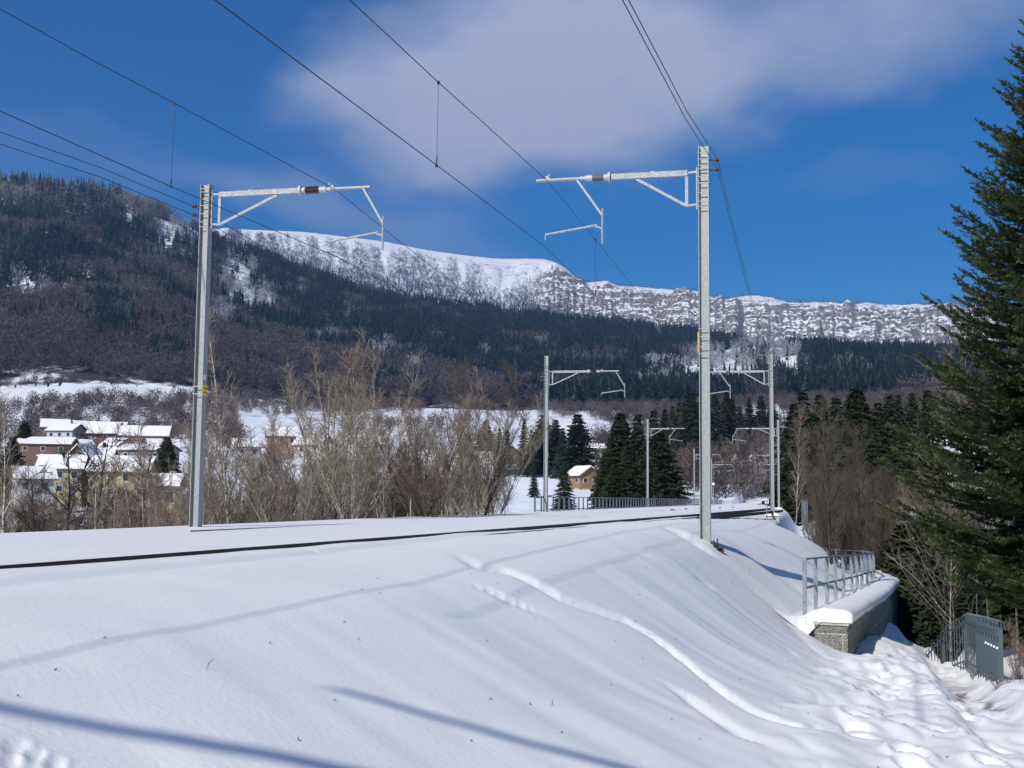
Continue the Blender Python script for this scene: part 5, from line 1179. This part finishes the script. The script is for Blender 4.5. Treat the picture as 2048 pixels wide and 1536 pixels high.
# ------------------------------------------------------------------ the big fir on the right
def big_fir(x, y, z, H_, R0_, seed=5):
    g = np.random.default_rng(seed); root = empty('fir_tree', (x, y, z)); tag(root, 'tall dark fir filling the right picture edge beside the path', 'tree')
    V2, F2 = tubes([(0, 0, -.5, 0, 0, H_ * .5, .22, .13), (0, 0, H_ * .5, 0, 0, H_, .13, .015)], 9); np_mesh('trunk', V2, F2, M_bdark, smooth=True, parent=root)
    limbs = []; P0 = []; D0 = []; L0_ = []; W0 = []; TN = []
    nw = 54
    def twig(p, d, L, dens=1.0):
        # a needle-clad shoot: points along it
        P0.append(p); D0.append(d); L0_.append(L); TN.append(g.uniform(.7, 1.35))
    for w in range(nw):
        t = (w + .5 * g.random()) / nw; zc = 1.35 + (H_ - 1.55) * t; rad = R0_ * (1 - t) ** .80 + .12
        rad *= .62 + .38 * min(1, t / .14)
        n_ = int(8 + 3 * (1 - t)); a0 = g.random() * 6.28
        for k in range(n_):
            a = a0 + 6.283 * k / n_ + g.normal(0, .2); L = rad * g.uniform(.72, 1.15)
            dx = np.array((math.cos(a), math.sin(a), 0)); sd = np.array((-dx[1], dx[0], 0)); ris = .28 * t + .02 - .18 * (1 - t)
            m_ = max(4, int(L / .14)); prev = np.array((0, 0, zc))
            for j in range(1, m_ + 1):
                q = j / m_; p = np.array((0, 0, zc)) + dx * L * q + np.array((0, 0, L * (ris * q - .16 * math.sin(q * 3.1) + .10 * q * q)))
                limbs.append((*prev, *p, .022 * (1.15 - q) + .004, .022 * (1.1 - q) + .004))
                dd = p - prev; dd /= np.linalg.norm(dd)
                if q > .12:
                    twig(prev, dd, np.linalg.norm(p - prev) * 1.15)
                    for s_ in (-1, 1):
                        Ls = min(.62, (L * (1.02 - q) * .62 + .10)) * g.uniform(.6, 1.15)
                        d2 = dd * .75 + sd * s_ * .8 + np.array((0, 0, g.normal(-.05, .12))); d2 /= np.linalg.norm(d2)
                        ns_ = max(1, int(Ls / .17)); pp = prev
                        for u_ in range(ns_):
                            d3 = d2 + g.normal(0, .1, 3) + np.array((0, 0, .06 * u_)); d3 /= np.linalg.norm(d3); twig(pp, d3, Ls / ns_ * 1.15)
                            if u_ and g.random() < .8:
                                d4 = d3 * .8 + np.cross(d3, (0, 0, 1)) * (1 if g.random() < .5 else -1) * .8; d4 /= np.linalg.norm(d4); twig(pp, d4, .11)
                            pp = pp + d3 * Ls / ns_
                prev = p
    V2, F2 = tubes(limbs, 3); np_mesh('limbs', V2, F2, M_bdark, smooth=True, parent=root)
    p = np.array(P0); d = np.array(D0); L = np.array(L0_); tn = np.array(TN); n_ = len(p)
    K = 30; q = (np.arange(K)[None] + g.random((n_, K))) / K
    c = p[:, None] + d[:, None] * (L[:, None] * q)[..., None]
    up = np.array((0, 0, 1.)); s1 = np.cross(d, up); s1 /= np.linalg.norm(s1, axis=1, keepdims=True) + 1e-6; s2 = np.cross(s1, d)
    an = g.random((n_, K)) * 6.283; an = np.where(g.random((n_, K)) < .65, np.where(np.cos(an) > 0, g.normal(.25, .35, (n_, K)), g.normal(2.9, .35, (n_, K))), an)
    rdir = s1[:, None] * np.cos(an)[..., None] + s2[:, None] * np.sin(an)[..., None]
    nd = rdir * .85 + d[:, None] * .55; nl = g.uniform(.045, .080, (n_, K, 1))
    wv = np.cross(nd, rdir + .3 * d[:, None]); wv = np.cross(d[:, None] + 0 * nd, nd); wv /= np.linalg.norm(wv, axis=-1, keepdims=True) + 1e-6
    wv = d[:, None] + 0 * nd
    tri = np.stack([c - wv * .017, c + wv * .017, c + nd * nl], 2)
    base = np.array((.074, .098, .034)); frost = (g.random((n_, 1, 1, 1)) < .13) * np.array((.055, .07, .06))
    cc = (base * tn[:, None, None, None] + frost) * g.uniform(.75, 1.3, (n_, K, 1, 1)); cc = np.broadcast_to(cc, (n_, K, 3, 3))
    V_ = tri.reshape(-1, 3); print('fir tris', len(V_) // 3)
    np_mesh('foliage', V_, np.arange(len(V_)).reshape(-1, 3), M_need, col=cc.reshape(-1, 3), smooth=False, parent=root)
fx_, fy_ = 11.2, 24.0
big_fir(fx_, fy_, h1(fx_, fy_), 14.0, 3.9)
# slender trunks and saplings by the fence
for key, px, yt, d, lab, hh, wd in (('stem', 1943, 1130, 27, 'thin white birch stem right behind the path fence', 5.0, .8), ('stem', 1975, 1150, 26, 'pale speckled birch trunk just right of the path fence', 6.0, .8), ('stem', 2026, 1150, 25, 'white birch trunk at the right picture edge above the fence', 7.0, .8),
    ('stem', 2044, 1100, 28, 'second pale trunk at the right picture edge', 7, .8), ('reaching', 1900, 900, 33, 'dead pale-branched tree whose bare limbs reach out left of the fir', 8.0, 1.1),
    ('sparse', 1890, 330, 36, 'tall reddish bare tree rising behind the left side of the fir', 13.0, 1.1)):
    plant(key, px, yt, d, lab, h=hh, wide=wd)
plant('shrubred', 2028, 1250, 20.5, 'small red-twigged bush right of the fence end', name='bush', cat='bush', h=.95); plant('shrub1', 1992, 1300, 18.3, 'low tuft of dry brown twigs at the foot of the first fence bar', name='bush', cat='bush', h=.42, wide=1.6)
plant('shrubred', 2046, 1230, 23.0, 'red-brown bush at the right picture edge', name='bush', cat='bush', h=1.2)
def stalk(px, py, hgt, lab, lean=.2):
    p = hit(px, py, 2, 60); m = MB(); a = Vector((0, 0, -.03)); m.tube([a, Vector((lean * hgt * .4, 0, hgt * .55)), Vector((lean * hgt, .01, hgt))], [.0025, .002, .001], 4); o = m.build('dry_stalk', M_tdark); o.location = p; tag(o, lab, 'stalk')
stalk(410, 1338, .05, 'single dry stalk sticking from the open snow at the lower left', .9); stalk(1103, 1411, .05, 'tiny dry stalk in the snow at the lower middle', .3); stalk(1498, 1150, .17, 'dry stalk left of the railing, upper one'); stalk(1466, 1168, .12, 'dry stalk on the bank below the mast stub', 0)
stalk(1616, 1262, .55, 'bent dark bramble stem by the wall end', -.3)
m = MB(); k_ = 0
while k_ < 170:
    u_ = RNG.uniform(-23, -3); v_ = RNG.uniform(-.5, 6.2) if RNG.random() < .8 else RNG.uniform(-2, 2); x_, y_ = xy(u_, v_); z_ = h1(x_, y_); a_ = RNG.random() * 6.28; l_ = RNG.uniform(.004, .013)
    m.beam((x_ - math.cos(a_) * l_, y_ - math.sin(a_) * l_, z_ + .004), (x_ + math.cos(a_) * l_, y_ + math.sin(a_) * l_, z_ + .012), .004, .004); k_ += 1
tag(m.build('needle_litter', M_tdark), 'tiny needles and bits of twig strewn on the snow', kind='stuff')
# ------------------------------------------------------------------ air
hz = MB(); hz.box((0, 0, 560), (11600, 11600, 1240)); HZ = hz.build('haze', mat('haze_air')); nt = HZ.data.materials[0].node_tree; nt.nodes.remove(nt.nodes['Principled BSDF'])
pv = N(nt.nodes, 'ShaderNodeVolumePrincipled'); pv.inputs['Color'].default_value = (.34, .55, 1.0, 1); pv.inputs['Density'].default_value = .00011; pv.inputs['Anisotropy'].default_value = .2
nt.links.new(pv.outputs[0], nt.nodes['Material Output'].inputs['Volume']); tag(HZ, kind='stuff')
S.cycles.volume_bounces = 0
